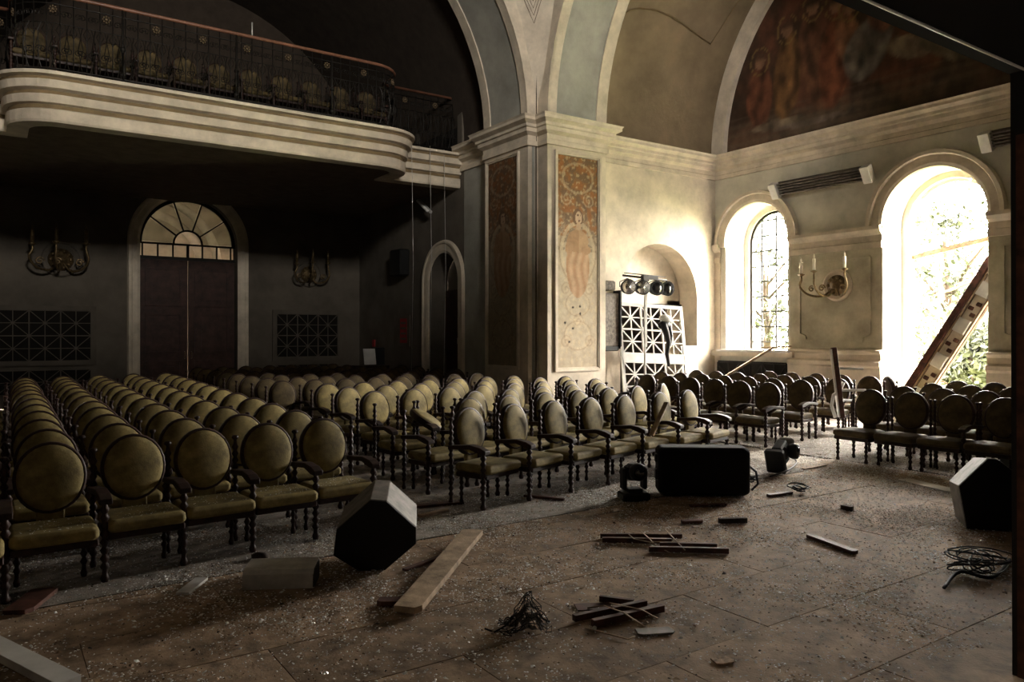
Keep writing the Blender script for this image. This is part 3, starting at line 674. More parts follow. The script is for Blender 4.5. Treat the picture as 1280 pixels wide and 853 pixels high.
# middle block -----------------------------------------------------
mrows = [  # (x0, y0, count, spacing, heading of the row)
 (4.55, 7.48, 7, .685, .125), (5.25, 8.62, 6, .70, .13), (5.95, 9.62, 5, .70, .13), (4.72, 10.45, 8, .69, .12), (4.74, 11.5, 8, .69, .10), (4.78, 12.5, 8, .67, .06)]
for r, (x0, y0, n, s_, h) in enumerate(mrows):
    for c in range(n):
        x = x0+s_*c*math.cos(h); y = y0+s_*c*math.sin(h)
        if r == 0 and c > 4: x += .10
        if y > 12.75 and x > 9.45: continue
        kind = 'both' if c == n-1 else 'one'
        put(kind, x, y, .006, h+R.uniform(-.05, .05)+(.17 if r == 0 else .13), 'gold-green oval-backed armchair, %s from the left in the %s of the middle block' % (ORD[c], rowname(r)), 'armchairs of the middle block', sx=1.06)
for x, y, rz, lb in ((4.50, 8.50, .20, 'armchair frame without its oval back, left end of the middle block, nearer one'), (4.58, 9.5, .10, 'armchair frame without its oval back, left end of the middle block, farther one'), (5.27, 9.58, .05, 'armchair without its oval back, beside the farther broken one')):
    put('noback', x, y, .006, rz, lb, 'broken armchairs with no back', sx=1.04)
# the torn-off oval back lying across the armrests
t = thing('loose_chair_back', 'torn-off oval chair back lying tilted across the armrests of the broken chairs', 'chair back', (4.95, 8.72, .40), 0, rot=(math.radians(-62), math.radians(24), .1))
for o in back_parts(t): pass
# back-arm rows under the balcony, in the dark -----------------------
for r in range(8):
    y0 = 13.75+.98*r
    for c in range(9):
        x = 4.4+.62*c
        if r < 2 and x > 9.2: continue
        if x > 9.5 or (x > 8.2 and y0 > 19.3): continue
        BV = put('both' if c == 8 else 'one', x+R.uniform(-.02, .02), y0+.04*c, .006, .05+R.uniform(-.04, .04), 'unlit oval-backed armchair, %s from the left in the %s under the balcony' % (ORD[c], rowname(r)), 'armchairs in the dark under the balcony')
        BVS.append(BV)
# window side blocks: they face the left; their shade is put into darker velvet
for r, x0 in enumerate((11.15, 12.3, 13.45, 14.55)):
    n = (6, 7, 7, 5)[r]
    for c in range(n):
        y = 8.45+.62*c+(.15 if r else 0)
        if y > 12.9: continue
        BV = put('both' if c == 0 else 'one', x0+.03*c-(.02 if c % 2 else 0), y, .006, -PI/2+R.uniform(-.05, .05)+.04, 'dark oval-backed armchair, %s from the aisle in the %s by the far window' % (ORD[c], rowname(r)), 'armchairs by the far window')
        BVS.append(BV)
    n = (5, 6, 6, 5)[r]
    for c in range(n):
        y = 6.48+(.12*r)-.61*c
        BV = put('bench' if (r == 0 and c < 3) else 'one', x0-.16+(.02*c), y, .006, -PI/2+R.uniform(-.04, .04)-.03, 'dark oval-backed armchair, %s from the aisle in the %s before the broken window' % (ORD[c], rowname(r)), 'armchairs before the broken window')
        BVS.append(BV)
SHADED = {}
def recolour(o):  # swaps in the shade-darkened velvet
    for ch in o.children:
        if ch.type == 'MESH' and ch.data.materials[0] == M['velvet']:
            if ch.data.name not in SHADED:
                me = ch.data.copy(); me.materials[0] = M['shadevelvet']; SHADED[ch.data.name] = me
            ch.data = SHADED[ch.data.name]
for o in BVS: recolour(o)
# two pale chairs turned into the light
put('one', 9.50, 9.25, .006, .5, 'pale gold armchair turned at an angle at the right end behind the black case', 'armchairs of the middle block')
put('one', 14.95, 8.35, .006, .9, 'single olive armchair turned away by the wall under the sconce', 'armchairs by the far window')
# gallery chairs
for c in range(11):
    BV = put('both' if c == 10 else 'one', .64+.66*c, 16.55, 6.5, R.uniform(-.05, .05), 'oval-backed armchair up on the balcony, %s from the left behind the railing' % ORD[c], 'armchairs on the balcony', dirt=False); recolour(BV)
for k, fl_ in first.items():
    if fl_:
        for ch in KIDS[PROTO[k].name]: bpy.data.objects.remove(ch)
        bpy.data.objects.remove(PROTO[k])
# ================================================================== SCONCES
def sconce(loc, rz, label, s=1.0, ringm='cream', candm='candle'):
    t = thing('wall_sconce', label, 'wall lamp', loc, rz)
    MB().lathe([(.30, 0), (.30, .03), (.265, .055), (.25, .05), (.235, .03)], Matrix.Rotation(PI/2, 4, 'X'), 28).build('plaster_ring', M[ringm], t)
    m = MB().lathe([(.20, .03), (.19, .06), (.12, .085), (.06, .13), (.03, .15), (.004, .16)], Matrix.Rotation(PI/2, 4, 'X'), 20)
    for k in range(10): m.ball((.15*math.cos(k*PI/5), -.08, .15*math.sin(k*PI/5)), .035, 8, 5)
    m.build('backplate', M['brass'], t)
    for (dx, out, up, lit) in ((-.44, .40, .16, 1), (-.10, .50, .20, 1), (.36, .26, .22, 1)):
        cx = dx*.5
        pts = [(cx*.2, -.1, -.06), (cx*.8, -.1-out*.3, -.20), (dx*.85, -.1-out*.7, -.17), (dx*1.1, -.1-out*.95, -.02), (dx, -out-.1, up-.06), (dx, -out-.1, up)]
        sm_ = []
        for i in range(len(pts)-1):
            for q in range(5):
                f = q/5; p0 = Vector(pts[max(i-1, 0)]); p1 = Vector(pts[i]); p2 = Vector(pts[i+1]); p3 = Vector(pts[min(i+2, len(pts)-1)])
                sm_.append(.5*((2*p1)+(-p0+p2)*f+(2*p0-5*p1+4*p2-p3)*f*f+(-p0+3*p1-3*p2+p3)*f**3))
        sm_.append(Vector(pts[-1]))
        a = MB().tube(sm_, .021, 8)
        sp_ = [(dx*.75+.07*(1-i/16*.8)*math.cos(i*.55), -.1-out*.6, -.06+.07*(1-i/16*.8)*math.sin(i*.55)) for i in range(17)]
        a.tube(sp_, .014, 6); arm = a.build('arm', M['brass'], t)
        MB().lathe([(.012, 0), (.02, .02), (.06, .04), (.065, .055), (.03, .06), (.025, .075)], Matrix.Translation((dx, -out-.1, up)), 12).build('drip_cup', M['brass'], arm)
        MB().lathe([(.03, 0), (.03, .2), (.026, .21)], Matrix.Translation((dx, -out-.1, up+.07)), 10).build('candle', M[candm], arm)
        MB().lathe([(.008, 0), (.018, .03), (.014, .06), (.002, .09)], Matrix.Translation((dx, -out-.1, up+.28)), 8).build('flame_bulb', M[candm], arm)
    t.scale = (s, s, s); return t
sconce((XW-.01, 10.25, 3.02), -PI/2, 'brass three-candle wall sconce on the round plaster ring between the windows', 1.22)
sconce((1.55, YB-.0, 3.85), 0, 'dim candle sconce on the back wall left of the big door', 1.5, 'darkwall', 'brass')  # ring and candles coloured dark, standing in for shade
sconce((8.2, YB-.0, 3.75), 0, 'dim candle sconce on the back wall right of the big door', 1.3, 'darkwall', 'brass')  # same shade-dark ring and candles
t = thing('mirror_panel', 'dark green framed panel on the wall right of the broken window', 'panel', (XW-.05, 6.35, 2.95))
MB().box((0, 0, 0), (.05, .42, 1.0), bev=.01).build('frame', M['iron'], t)
MB().box((-.03, 0, 0), (.015, .34, .9)).build('panel', mat('dark_green_fabric', (.03, .05, .02), .8, var=.4, scale=14), t)
# ================================================================== HEATERS on the window wall
for yc, zc, ln, lb in ((10.6, 5.42, 2.2, 'long dark slatted wall heater with white end caps, between the two arched windows'), (5.6, 5.62, 2.6, 'long dark slatted wall heater with white end cap, right of the broken window')):
    t = thing('slatted_heater', lb, 'heater', (XW-.21, yc, zc), 0, rot=(0, math.radians(-30), 0))
    MB().box((.08, 0, 0), (.03, ln, .34)).build('back_plate', M['darkwall'], t)
    for k in range(5): MB().box((0, 0, -.13+.065*k), (.10, ln, .02), ry=.5).build('slat', M['greyside'], t)
    for s_ in (-1, 1): MB().box((-.01, s_*(ln/2+.09), 0), (.2, .2, .38), bev=.01).build('end_cap', M['white'], t)
# ================================================================== LATTICE GRILLES
def lattice_mb(cols, rows, cw, ch, t_=.028, d=.025):
    """X and + lattice in the XZ plane, origin bottom left"""
    m = MB(); mp = lambda u, z, dd=0: (u, dd, z)
    for i in range(cols):
        for j in range(rows):
            x, z = i*cw, j*ch
            bar2(m, mp, (x, z), (x+cw, z+ch), t_*.7, -d, -.004); bar2(m, mp, (x+cw, z), (x, z+ch), t_*.7, -d+.002, -.004)
            bar2(m, mp, (x+cw/2, z), (x+cw/2, z+ch), t_*.7, -d+.001, -.004); bar2(m, mp, (x, z+ch/2), (x+cw, z+ch/2), t_*.7, -d+.001, -.004)
    for i in range(cols+1): bar2(m, mp, (i*cw, 0), (i*cw, rows*ch), t_, -d-.01, 0)
    for j in range(rows+1): bar2(m, mp, (0, j*ch), (cols*cw, j*ch), t_, -d-.01, 0)
    return m
for x0, ww, lb in ((.15, 2.1, 'white lattice grille low on the dark back wall, left of the door'), (7.2, 1.95, 'white lattice grille low on the dark back wall, right of the door')):
    t = thing('lattice_grille', lb, 'grille', (x0, YB-.02, 1.2))
    lattice_mb(3, 2, ww/3, .66).build('lattice', M['darkwall'], t)  # white lattice and frame take the dark wall colour to stand for shade
    MB().box((ww/2, .0, .66), (ww+.0, .02, 1.32)).build('backing', M['hole'], t)
    f = frame2(MB(), lambda u, z, d=0: (u, d, z), -.12, ww+.12, -.12, 1.44, .12, -.05, .01); f.build('frame', M['darkwall'], t)
    t = thing('lattice_grille', lb.replace('low', 'lowest').replace('grille ', 'grille strip '), 'grille', (x0, YB-.02, .35))
    lattice_mb(3, 1, ww/3, .62).build('lattice', M['darkwall'], t); MB().box((ww/2, 0, .31), (ww, .02, .62)).build('backing', M['hole'], t)
t = thing('lattice_grille', 'dark lattice grille under the sill of the far arched window', 'grille', (XW-.10, WY+3.4+2.14, .18), -PI/2)
lattice_mb(3, 1, .70, .98).build('lattice', M['iron'], t); MB().box((1.05, .01, .5), (2.12, .02, 1.05)).build('backing', M['hole'], t)
MB().box((1.05, .0, 1.22), (2.5, .1, .14)).build('frame', M['trim'], t)
tag(MB().box((XW+.28, WY+4.42, 1.475), (1.0, 2.2, .06), bev=.01).build('window_sill', M['white']), 'white sill board of the far arched window, littered with dust', 'sill')
# loose lattice panel leaning in the alcove
t = thing('leaning_screen', 'white lattice radiator screen leaning in the alcove beside the pier', 'screen', (12.36, YN-.50, .02), 0, rot=(math.radians(-10), math.radians(2.5), -.10)); t.scale = (1.13, 1, 1.1)
o = MB(); lattice_mb(3, 2, .56, .54, .035, .03).build('lattice', M['white'], t).location = (.05, 0, 1.32)
lattice_mb(3, 2, .56, .54, .035, .03).build('lattice', M['white'], t).location = (.05, 0, .05)
f = MB(); frame2(f, lambda u, z, d=0: (u, d, z), -.01, 1.79, 0, 2.46, .06, -.04, .0); f.box((.89, -.018, 1.225), (1.7, .03, .19)); f.build('frame', M['white'], t)
# coat and cables slung over it
m = MB(); m.ball((0, 0, 0), .17, 12, 8, (1.2, .6, .7)); m.tube([(-.12, -.05, .05), (-.02, -.08, -.18), (.06, -.08, -.42), (.02, -.06, -.7), (.09, -.06, -1.0)], [.09, .08, .06, .05, .035], 8)
m.tube([(.1, -.05, .0), (.16, -.07, -.25), (.1, -.06, -.5)], .04, 8)
o = tag(m.build('bundle', M['black']), 'black bundle of cloth and cable hung over the white lattice screen', 'bundle'); o.location = (13.55, YN-.62, 2.12)
m = MB().lathe([(.0, 0), (.15, .0), (.16, .05), (.10, .12), (.01, .14)], Matrix.Rotation(.3, 4, 'X'), 16)
o = tag(m.build('cap', M['white']), 'white round cap resting on top of the black bundle', 'cap'); o.location = (13.57, YN-.62, 2.24)
# white board leaning on the right side of the alcove
o = tag(MB().box((0, 0, .80), (.62, .05, 1.6), bev=.008).build('white_board', M['white']), 'plain white board standing in the right side of the alcove', 'board'); o.location = (15.02, YN-.12, .0); o.rotation_euler = (-.04, 0, .0)
# notice case on the wall next to the pier
t = thing('wall_case', 'narrow grey display case on the wall between pier and alcove', 'case', (12.12, YN-.12, 2.25))
MB().box((0, 0, 0), (.62, .2, 1.25), bev=.01).build('case_body', M['casegrey'], t); MB().box((.335, -.02, 0), (.04, .26, 1.4)).build('dark_edge', M['black'], t)
MB().box((0, -.03, -.69), (.6, .2, .12), bev=.02).build('black_base', M['black'], t)
o = tag(MB().box((0, 0, .12), (.42, .26, .24), bev=.03).build('loudspeaker_box', M['casegrey']), 'small grey box standing on top of the wall case', 'box'); o.location = (12.1, YN-.13, 2.93)
# stage lamp bar on a stand in the alcove
t = thing('lamp_stand', 'tall stand with a crossbar for stage lamps in the alcove', 'stand', (12.78, YN-.74, 0))
MB().tube([(0, 0, .02), (0, 0, 3.25)], .024, 8).tube([(.05, 0, 1.6), (.05, 0, 3.0)], .018, 8).build('pole', M['white'], t)
MB().tube([(-.70, 0, 3.26), (.72, 0, 3.2)], .025, 8).tube([(-.66, 0, 3.32), (.68, 0, 3.28)], .012, 6).box((0, 0, 3.22), (.2, .1, .14), bev=.01).box((.25, 0, 3.24), (.3, .08, .08)).build('crossbar', M['iron'], t)
for a in (0, 2.1, 4.2): MB().tube([(0, 0, .5), (.55*math.cos(a), .3*math.sin(a), .02)], .014, 6).build('leg', M['iron'], t)
for k, (dx, mt_, lb) in enumerate(((-.62, 'mirror', 'round stage lamp at the left end of the bar, pale reflector'), (-.18, 'mirror', 'round stage lamp second on the bar, bright reflector'), (.27, 'lens', 'round stage lamp third on the bar, black front'), (.62, 'lens', 'round stage lamp at the right end of the bar, black front'))):
    q = thing('stage_lamp', lb, 'stage lamp', (12.78+dx, YN-.80, 2.99), -.45+.05*k, 'stage lamps on the bar')
    MB().lathe([(.10, -.12), (.15, -.06), (.175, .10), (.18, .12), (.16, .12)], Matrix.Rotation(PI/2, 4, 'X'), 20).build('housing', M['black'], q)
    MB().lathe([(.004, .05), (.08, .07), (.15, .115), (.155, .125)] if mt_ == 'mirror' else [(.155, .10), (.12, .125), (.004, .13)], Matrix.Rotation(PI/2, 4, 'X'), 20).build('reflector' if mt_ == 'mirror' else 'lamp_front', M[mt_], q)
    MB().tube([(-.18, 0, 0), (-.18, 0, .12), (0, 0, .2), (.18, 0, .12), (.18, 0, 0)], .012, 6).build('yoke', M['iron'], q)
# ================================================================== WINDOW 1 bars, fallen cornice
win = sempty('window_1'); wy = WY+4.42; xf = XW+.86
f = MB(); mw = mapX(xf); ring_mould(mw, wy, 4.32, [(.74, 0), (.74, .05), (.8, .05), (.8, 0)], zlow=1.5, n=20, mb=f); f.build('window_frame', M['iron'], win)
for k in range(3): bar2(MB(), mw, (wy-.45+.45*k, 1.5), (wy-.45+.45*k, 5.0 if k == 1 else 4.85), .04, -.03, 0).build('vertical_bar', M['iron'], win)
for k in range(9): bar2(MB(), mw, (wy-.8, 1.7+.4*k), (wy+.8, 1.7+.4*k), .034, -.02, 0).build('cross_bar', M['iron'], win)
for k in range(4):
    s_ = .16; z_ = 1.9+.8*k+(.35 if k == 3 else 0); m = MB(); yy = wy-.42
    frame2(m, mw, yy-s_/2, yy+s_/2, z_-s_/2, z_+s_/2, .02, -.04, -.01); m.build('square_boss', M['iron'], win)
win2 = sempty('window_2'); mw2 = mapX(XW+.95)
bar2(MB(), mw2, (WY-.9, 3.92), (WY+.9, 3.62), .10, -.04, .04).build('sagging_transom', M['pale'], win2)
bar2(MB(), mw2, (WY+.45, .4), (WY+.30, 3.6), .04, -.03, .02).build('broken_mullion', M['white'], win2)
ring_mould(mw2, WY, 4.32, [(.84, 0), (.84, .06), (.9, .06), (.9, 0)], n=20, mb=(q := MB()), a0=PI, a1=PI*.22); q.build('frame_arch', M['white'], win2)
q = MB().tube([(XW+1.1, WY-.95, 3.22), (XW+1.15, WY+.55, 2.75)], [.05, .02], 6); q.tube([(XW+1.15, WY-.95, 3.3), (XW+1.2, WY+.1, 2.98)], [.03, .015], 5)
q.build('splintered_lath', M['pale'], win2)
t = thing('fallen_cornice', 'ornate red-brown and cream cornice beam fallen diagonally through the broken window', 'beam', (XW-.25, WY+.90, 1.0))
P0 = Vector((.05, -.45, -.70)); P1 = Vector((.72, -2.05, 2.40)); ax = (P1-P0).normalized(); Lb = (P1-P0).length
zx = ax; yx = Vector((1, 0, 0)); yx = (yx-zx*yx.dot(zx)).normalized(); xx = yx.cross(zx)
BM_ = Matrix(((xx.x, yx.x, zx.x, P0.x), (xx.y, yx.y, zx.y, P0.y), (xx.z, yx.z, zx.z, P0.z), (0, 0, 0, 1)))
sgn = -1 if xx.z < 0 else 1
def cb(name, u, wdt, dep, off, m, z0=0, z1=None):
    z1 = z1 or Lb; q = MB().box((sgn*u, off, (z0+z1)/2), (wdt, dep, z1-z0), bev=.008); q.v = [tuple(BM_ @ Vector(v)) for v in q.v]; return q.build(name, m, t)
cb('beam_board', .0, .46, .10, .05, M['redwood']); cb('cap_moulding', .19, .13, .20, -.02, M['redwood']); cb('bead', .105, .03, .08, -.03, M['pale']); cb('bead', -.20, .03, .08, -.03, M['pale']); cb('frieze', -.05, .24, .04, -.015, M['trim'])
k = .25; i = 0
while k < Lb-.3:
    if i % 2 == 0: cb('carved_block', -.05, .24, .10, -.06, M['white'], k, k+.30); k += .42
    else:
        q = MB()
        for dz in (.0, .12, .24): q.box((sgn*(-.05+.05*(1 if dz == .12 else -1)), -.04, k+dz), (.10, .05, .08), bev=.01)
        q.v = [tuple(BM_ @ Vector(v)) for v in q.v]; q.build('carved_ornament', M['redwood'], t); k += .40
    i += 1
# ================================================================== dim corner furniture
t = thing('side_table', 'small dark table with papers by the side wall beside the narrow arch', 'table', (9.0, 20.3, 0))
MB().box((0, 0, .98), (.9, .6, .06)).build('table_top', M['wood'], t)
for a in (-1, 1):
    for b in (-1, 1): MB().box((a*.4, b*.25, .48), (.06, .06, .96)).build('leg', M['wood'], t)
o = tag(MB().box((0, 0, 0), (.36, .02, .46), rx=-.2).build('paper_sheet', M['paper']), 'pale sheet propped on the dark table by the side wall', 'paper'); o.location = (8.95, 20.25, 1.26)
o = tag(MB().box((0, 0, .25), (.3, .3, .5), bev=.02).build('black_box', M['black']), 'black box on the dark table beside the pale sheet', 'box'); o.location = (9.28, 20.4, 1.02)
t = thing('notice_board', 'framed notice with red print on the side wall left of the narrow arch', 'notice', (XS-.03, 20.05, 2.0))
MB().box((0, 0, 0), (.04, 1.0, .9)).build('board', M['darkwall'], t); MB().box((-.03, -.15, .0), (.01, .42, .7)).build('red_sheet', M['redpaint'], t)
for k in range(4): MB().box((-.038, -.15, .22-.15*k), (.006, .32, .06)).build('print_line', M['darkwall'], t)
o = tag(MB().box((0, 0, 0), (.04, .16, .22)).box((-.022, 0, .03), (.006, .1, .1)).build('small_sign', M['redpaint']), 'tiny red wall sign above the dark table', 'sign'); o.location = (XS-.04, 22.0, 1.62)
t = thing('emergency_light', 'short pale tube light fixed slanting under the balcony beside the pier', 'light', (9.62, 18.3, 5.35), 0, rot=(.55, 0, 0))
MB().tube([(0, -.35, 0), (0, .35, 0)], .04, 8).build('tube', M['white'], t); MB().box((.06, 0, 0), (.08, .8, .06)).build('holder', M['greymetal'], t)
o = tag(MB().box((0, 0, 0), (.3, .7, .75), bev=.03).build('wall_loudspeaker', M['black']), 'black loudspeaker high on the side wall left of the narrow arch', 'loudspeaker'); o.location = (XS-.16, 19.95, 3.95)
# ================================================================== FLOOR PROPS
def wedge(loc, rz, label, rot=None, w_=.62, d_=.52, h_=.42, side='greyside', prof=None):
    t = thing('stage_monitor', label, 'loudspeaker', loc, rz, rot=rot)
    prof = prof or [(-d_/2, 0), (d_/2, 0), (d_/2, h_*.55), (d_*.12, h_), (-d_*.12, h_), (-d_/2, h_*.3)]
    MB().prism(prof, Matrix(((0, 0, 1, -w_/2), (1, 0, 0, 0), (0, 1, 0, 0), (0, 0, 0, 1))), w_).build('cabinet', M[side], t, bevel=.006)
    return t
# left stage monitor: stands on end, its black many-cornered grille turned to us
p = G(467, 705); F_ = Vector((math.sin(TH), math.cos(TH), 0)); Rr = Vector((math.cos(TH), -math.sin(TH), 0))
def place(o, u, v, yaw=0, h=0): g = G(u, v); o.location = (g.x, g.y, h); o.rotation_euler.z = -TH+yaw
def monitor(u, v, yaw, outline, depth, label, tiltx=0, group=None, k=.9):
    """outline: front face polygon (x right, z up) in metres; body goes back by depth, narrowing a little"""
    t = thing('stage_monitor', label, 'loudspeaker', group=group); place(t, u, v, yaw)
    n = len(outline); m = MB(); cx = sum(p[0] for p in outline)/n; t.rotation_euler.x = tiltx
    vs = [(x, 0, z) for x, z in outline]+[(cx+(x-cx)*k, depth, z*k) for x, z in outline]
    m.add(vs, [tuple(range(n)), tuple(range(2*n-1, n-1, -1))]+[(i, i+n, (i+1) % n+n, (i+1) % n) for i in range(n)])
    m.build('cabinet', M['greyside'], t, bevel=.006)
    czz = sum(p[1] for p in outline)/n
    g = MB(); o2 = [(cx+(x-cx)*.985, czz+(z-czz)*.985) for x, z in outline]
    g.prism(o2, Matrix(((1, 0, 0, 0), (0, 0, -1, -.002), (0, 1, 0, 0), (0, 0, 0, 1))), .014); g.build('grille', M['grille'], t)
    b = MB().box((cx, depth*.45, max(z for x, z in outline)*.92+.0), (.12, .03, .02)); b.build('handle', M['black'], t)
    return t
monitor(469, 713, .10, [(-.13, 0), (.08, .0), (.33, .22), (.33, .36), (.10, .585), (-.03, .60), (-.30, .36), (-.33, .14)], .50, 'many-sided stage monitor with a worn grey side and black grille, beside the left block', tiltx=.16, k=.97)
monitor(1243, 664, -.28, [(-.24, .0), (.24, .0), (.36, .12), (.36, .42), (.02, .70), (-.06, .70), (-.31, .42)], .5, 'upturned black wedge monitor with a grey sunlit edge, at the right side')
# speaker cut by the post at right
t = thing('road_case', 'small black case with a pale top half hidden behind the right-hand post', 'case'); place(t, 1283, 606, -.1); t.scale = (.8, .8, .95)
MB().box((0, .15, .22), (.5, .3, .44), bev=.01).build('case_body', M['black'], t); MB().box((0, .15, .45), (.5, .3, .03)).build('pale_lid', M['white'], t)
# big black road case in the centre
t = thing('flight_case', 'big black rounded equipment case lying in front of the middle chairs', 'case'); place(t, 881, 623, -.06)
MB().box((0, .18, .30), (1.06, .36, .56), bev=.04).build('case_body', M['blackcloth'], t, bevel=.02)
MB().box((-.54, .16, .25), (.03, .1, .12), bev=.008).build('latch', M['black'], t); MB().box((-.54, .16, .44), (.03, .1, .1), bev=.008).build('latch', M['black'], t)
MB().tube([(.53, .1, .36), (.6, .06, .30), (.62, .06, .16), (.56, .1, .08)], .014, 6).build('handle', M['black'], t)
# moving-head lamp left of it
def head_lamp(u, v, yaw, lying, label):
    t = thing('moving_head_lamp', label, 'stage lamp'); place(t, u, v, yaw)
    if lying: t.rotation_euler = (0, math.radians(68), -TH+yaw); t.location.z = .16
    MB().box((0, 0, .05), (.34, .26, .1), bev=.02).box((0, 0, .12), (.18, .18, .05), bev=.01).build('base', M['black'], t)
    for s_ in (-1, 1): MB().box((s_*.13, 0, .26), (.05, .14, .26), bev=.018).build('yoke_arm', M['black'], t)
    MB().box((0, 0, .34), (.20, .20, .20), bev=.04).lathe([(.09, 0), (.11, .06), (.10, .12), (.08, .13)], Matrix.Translation((0, -.08, .36)) @ Matrix.Rotation(PI/2, 4, 'X'), 16).build('head', M['black'], t)
    MB().lathe([(.08, .125), (.04, .145), (.003, .15)], Matrix.Translation((0, -.08, .36)) @ Matrix.Rotation(PI/2, 4, 'X'), 14).build('lens', M['lens'], t)
    return t
head_lamp(792, 625, .2, False, 'black moving-head lamp standing upright left of the big black case').scale = (.95, .95, .95)
t = head_lamp(968, 594, .9, True, 'black moving-head lamp fallen on its side right of the big black case')
MB().box((0, -.01, .52), (.22, .2, .05), bev=.02).build('grey_shell', M['greymetal'], t)
def cable(pts, r, label, n=6, name='cable', mt='cable', cat='cable'):
    P = [G(u, v, h) for u, v, h in pts]; out = []
    for i in range(len(P)-1):
        for q in range(6):
            f = q/6; p0, p1, p2, p3 = P[max(i-1, 0)], P[i], P[i+1], P[min(i+2, len(P)-1)]
            out.append(.5*((2*p1)+(-p0+p2)*f+(2*p0-5*p1+4*p2-p3)*f*f+(-p0+3*p1-3*p2+p3)*f**3))
    out.append(P[-1]); return tag(MB().tube(out, r, n).build(name, M[mt]), label, cat)
def loops(c, rad, n, r, label, h=.06, mt='cable', sq=.6, cat='cable', name='cable_coil'):
    m = MB()
    for k in range(n):
        a = R.uniform(0, PI); rr = rad*R.uniform(.6, 1); tl = R.uniform(-.8, .8); off = Vector((R.uniform(-.3, .3)*rad, R.uniform(-.3, .3)*rad, 0)); pts = []
        for i in range(22):
            g = 2*PI*i/20; p_ = Vector((rr*math.cos(g), rr*sq*math.sin(g), 0)); p_.rotate(Matrix.Rotation(tl, 3, 'X')); p_.rotate(Matrix.Rotation(a, 3, 'Z'))
            p_ += off; p_.z = max(p_.z+h*.6+.01*k, r); pts.append(p_+c+Vector((R.uniform(-1, 1), R.uniform(-1, 1), 0))*.01)
        m.tube(pts, r, 5)
    return tag(m.build(name, M[mt]), label, cat)
cable([(962, 596, .02), (985, 588, .12), (996, 578, .02), (990, 572, .02)], .012, 'black cable looping from the fallen moving-head lamp')
loops(G(938, 608), .12, 4, .009, 'small coil of cable by the right end of the big black case', .16)
loops(G(997, 617), .13, 4, .008, 'tangled wire loops on the floor below the fallen lamp', .1)
def plank(u0, v0, u1, v1, wd, th, mt, label, h0=0, h1=0, cat='plank', taper=True, name='plank', group=None, roll=0):
    a = G(u0, v0); b = G(u1, v1); d = b-a; L_ = d.length; yaw = math.atan2(d.y, d.x)
    k = wd*.5; c = .2*wd
    poly = [(0, -k+c), (c*1.5, -k), (L_-c, -k), (L_, -k*.4), (L_-c*.8, k), (c*.4, k)] if taper else [(0, -k), (L_, -k), (L_, k), (0, k)]
    o = MB().prism(poly, Matrix.Identity(4), th).build(name, M[mt], bevel=.003)
    o.location = (a.x, a.y, h0+.004); o.rotation_euler = (roll, -math.atan2(h1-h0, L_), yaw); tag(o, label, cat, group); return o
# big pale plank over a brown offcut
plank(508, 772, 592, 676, .19, .045, 'pale', 'long pale broken plank lying in the left foreground', .02, .06)
plank(472, 757, 530, 757, .10, .04, 'redwood', 'short red-brown offcut under the pale plank')
plank(505, 715, 560, 695, .05, .02, 'redwood', 'thin dark stick beyond the pale plank')
plank(470, 640, 580, 630, .10, .03, 'redwood', 'dark board below the leftmost chairs of the middle block')
plank(655, 622, 706, 627, .04, .03, 'redwood', 'thin dark strip under the front row of the middle block')
plank(524, 648, 560, 640, .07, .03, 'pale', 'short pale lath right of the grey-sided monitor')
plank(1010, 672, 1070, 694, .07, .03, 'redwood', 'single red-brown batten on the bright part of the floor')
plank(852, 655, 878, 654, .07, .03, 'redwood', 'short brown block behind the nearer slatted fragment')
plank(862, 634, 908, 632, .06, .02, 'redwood', 'thin brown strip in front of the big black case')
plank(1004, 588, 1032, 583, .05, .02, 'pale', 'small pale stick by the row ends')
plank(960, 622, 990, 618, .06, .03, 'redwood', 'brown splinter lying among the wire loops')
plank(1052, 637, 1066, 640, .07, .05, 'darkcrumb', 'small black scrap in the middle of the bright floor', cat='scrap', name='scrap')
plank(898, 655, 934, 654, .05, .05, 'darkcrumb', 'black lump with a thin tail right of the brown block', cat='scrap', name='scrap')
plank(892, 830, 915, 826, .09, .01, 'crumb', 'flat brown chip near the bottom of the picture', cat='scrap', name='scrap')
plank(795, 793, 842, 790, .10, .012, 'greyside', 'thin grey curved plate in front of the crossed laths', cat='plate', name='metal_plate')
plank(-30, 802, 86, 862, .13, .05, 'white', 'white painted board crossing the bottom left corner', taper=False)
plank(228, 745, 252, 726, .10, .02, 'greymetal', 'small grey panel with a white edge below the left block', cat='panel', name='panel', taper=False)
plank(20, 770, 58, 740, .18, .03, 'redwood', 'curved brown wooden piece on the carpet at the far left', cat='fragment', name='fragment')
plank(1128, 600, 1195, 616, .22, .012, 'paper', 'crumpled white sheet near the upturned wedge monitor', cat='paper', name='paper_sheet')
# bent grey metal cover in front of the left block
t = thing('metal_cover', 'folded grey sheet-metal cover on the floor before the left block', 'cover'); place(t, 346, 737, .09); t.scale = (.86, .8, .74)
pr = [(0, 0), (.0, .15), (.03, .19), (.08, .20), (.34, .21), (.34, .20), (.09, .185), (.04, .175), (.012, .14), (.012, 0)]
MB().prism(pr, Matrix(((0, 0, 1, -.29), (1, 0, 0, 0), (0, 1, 0, 0), (0, 0, 0, 1))), .60).build('sheet', M['greymetal'], t)
MB().prism([(.0, .01), (.0, .14), (.05, .185), (.33, .19), (.30, .01)], Matrix(((0, 0, 1, .305), (1, 0, 0, 0), (0, 1, 0, 0), (0, 0, 0, 1))), .012).build('black_end', M['black'], t)
o = tag(MB().ball((0, 0, .03), .06, 8, 5, (1.3, .8, .6)).build('scrap', M['darkcrumb']), 'small dark lump behind the grey metal cover', 'scrap'); place(o, 325, 700)
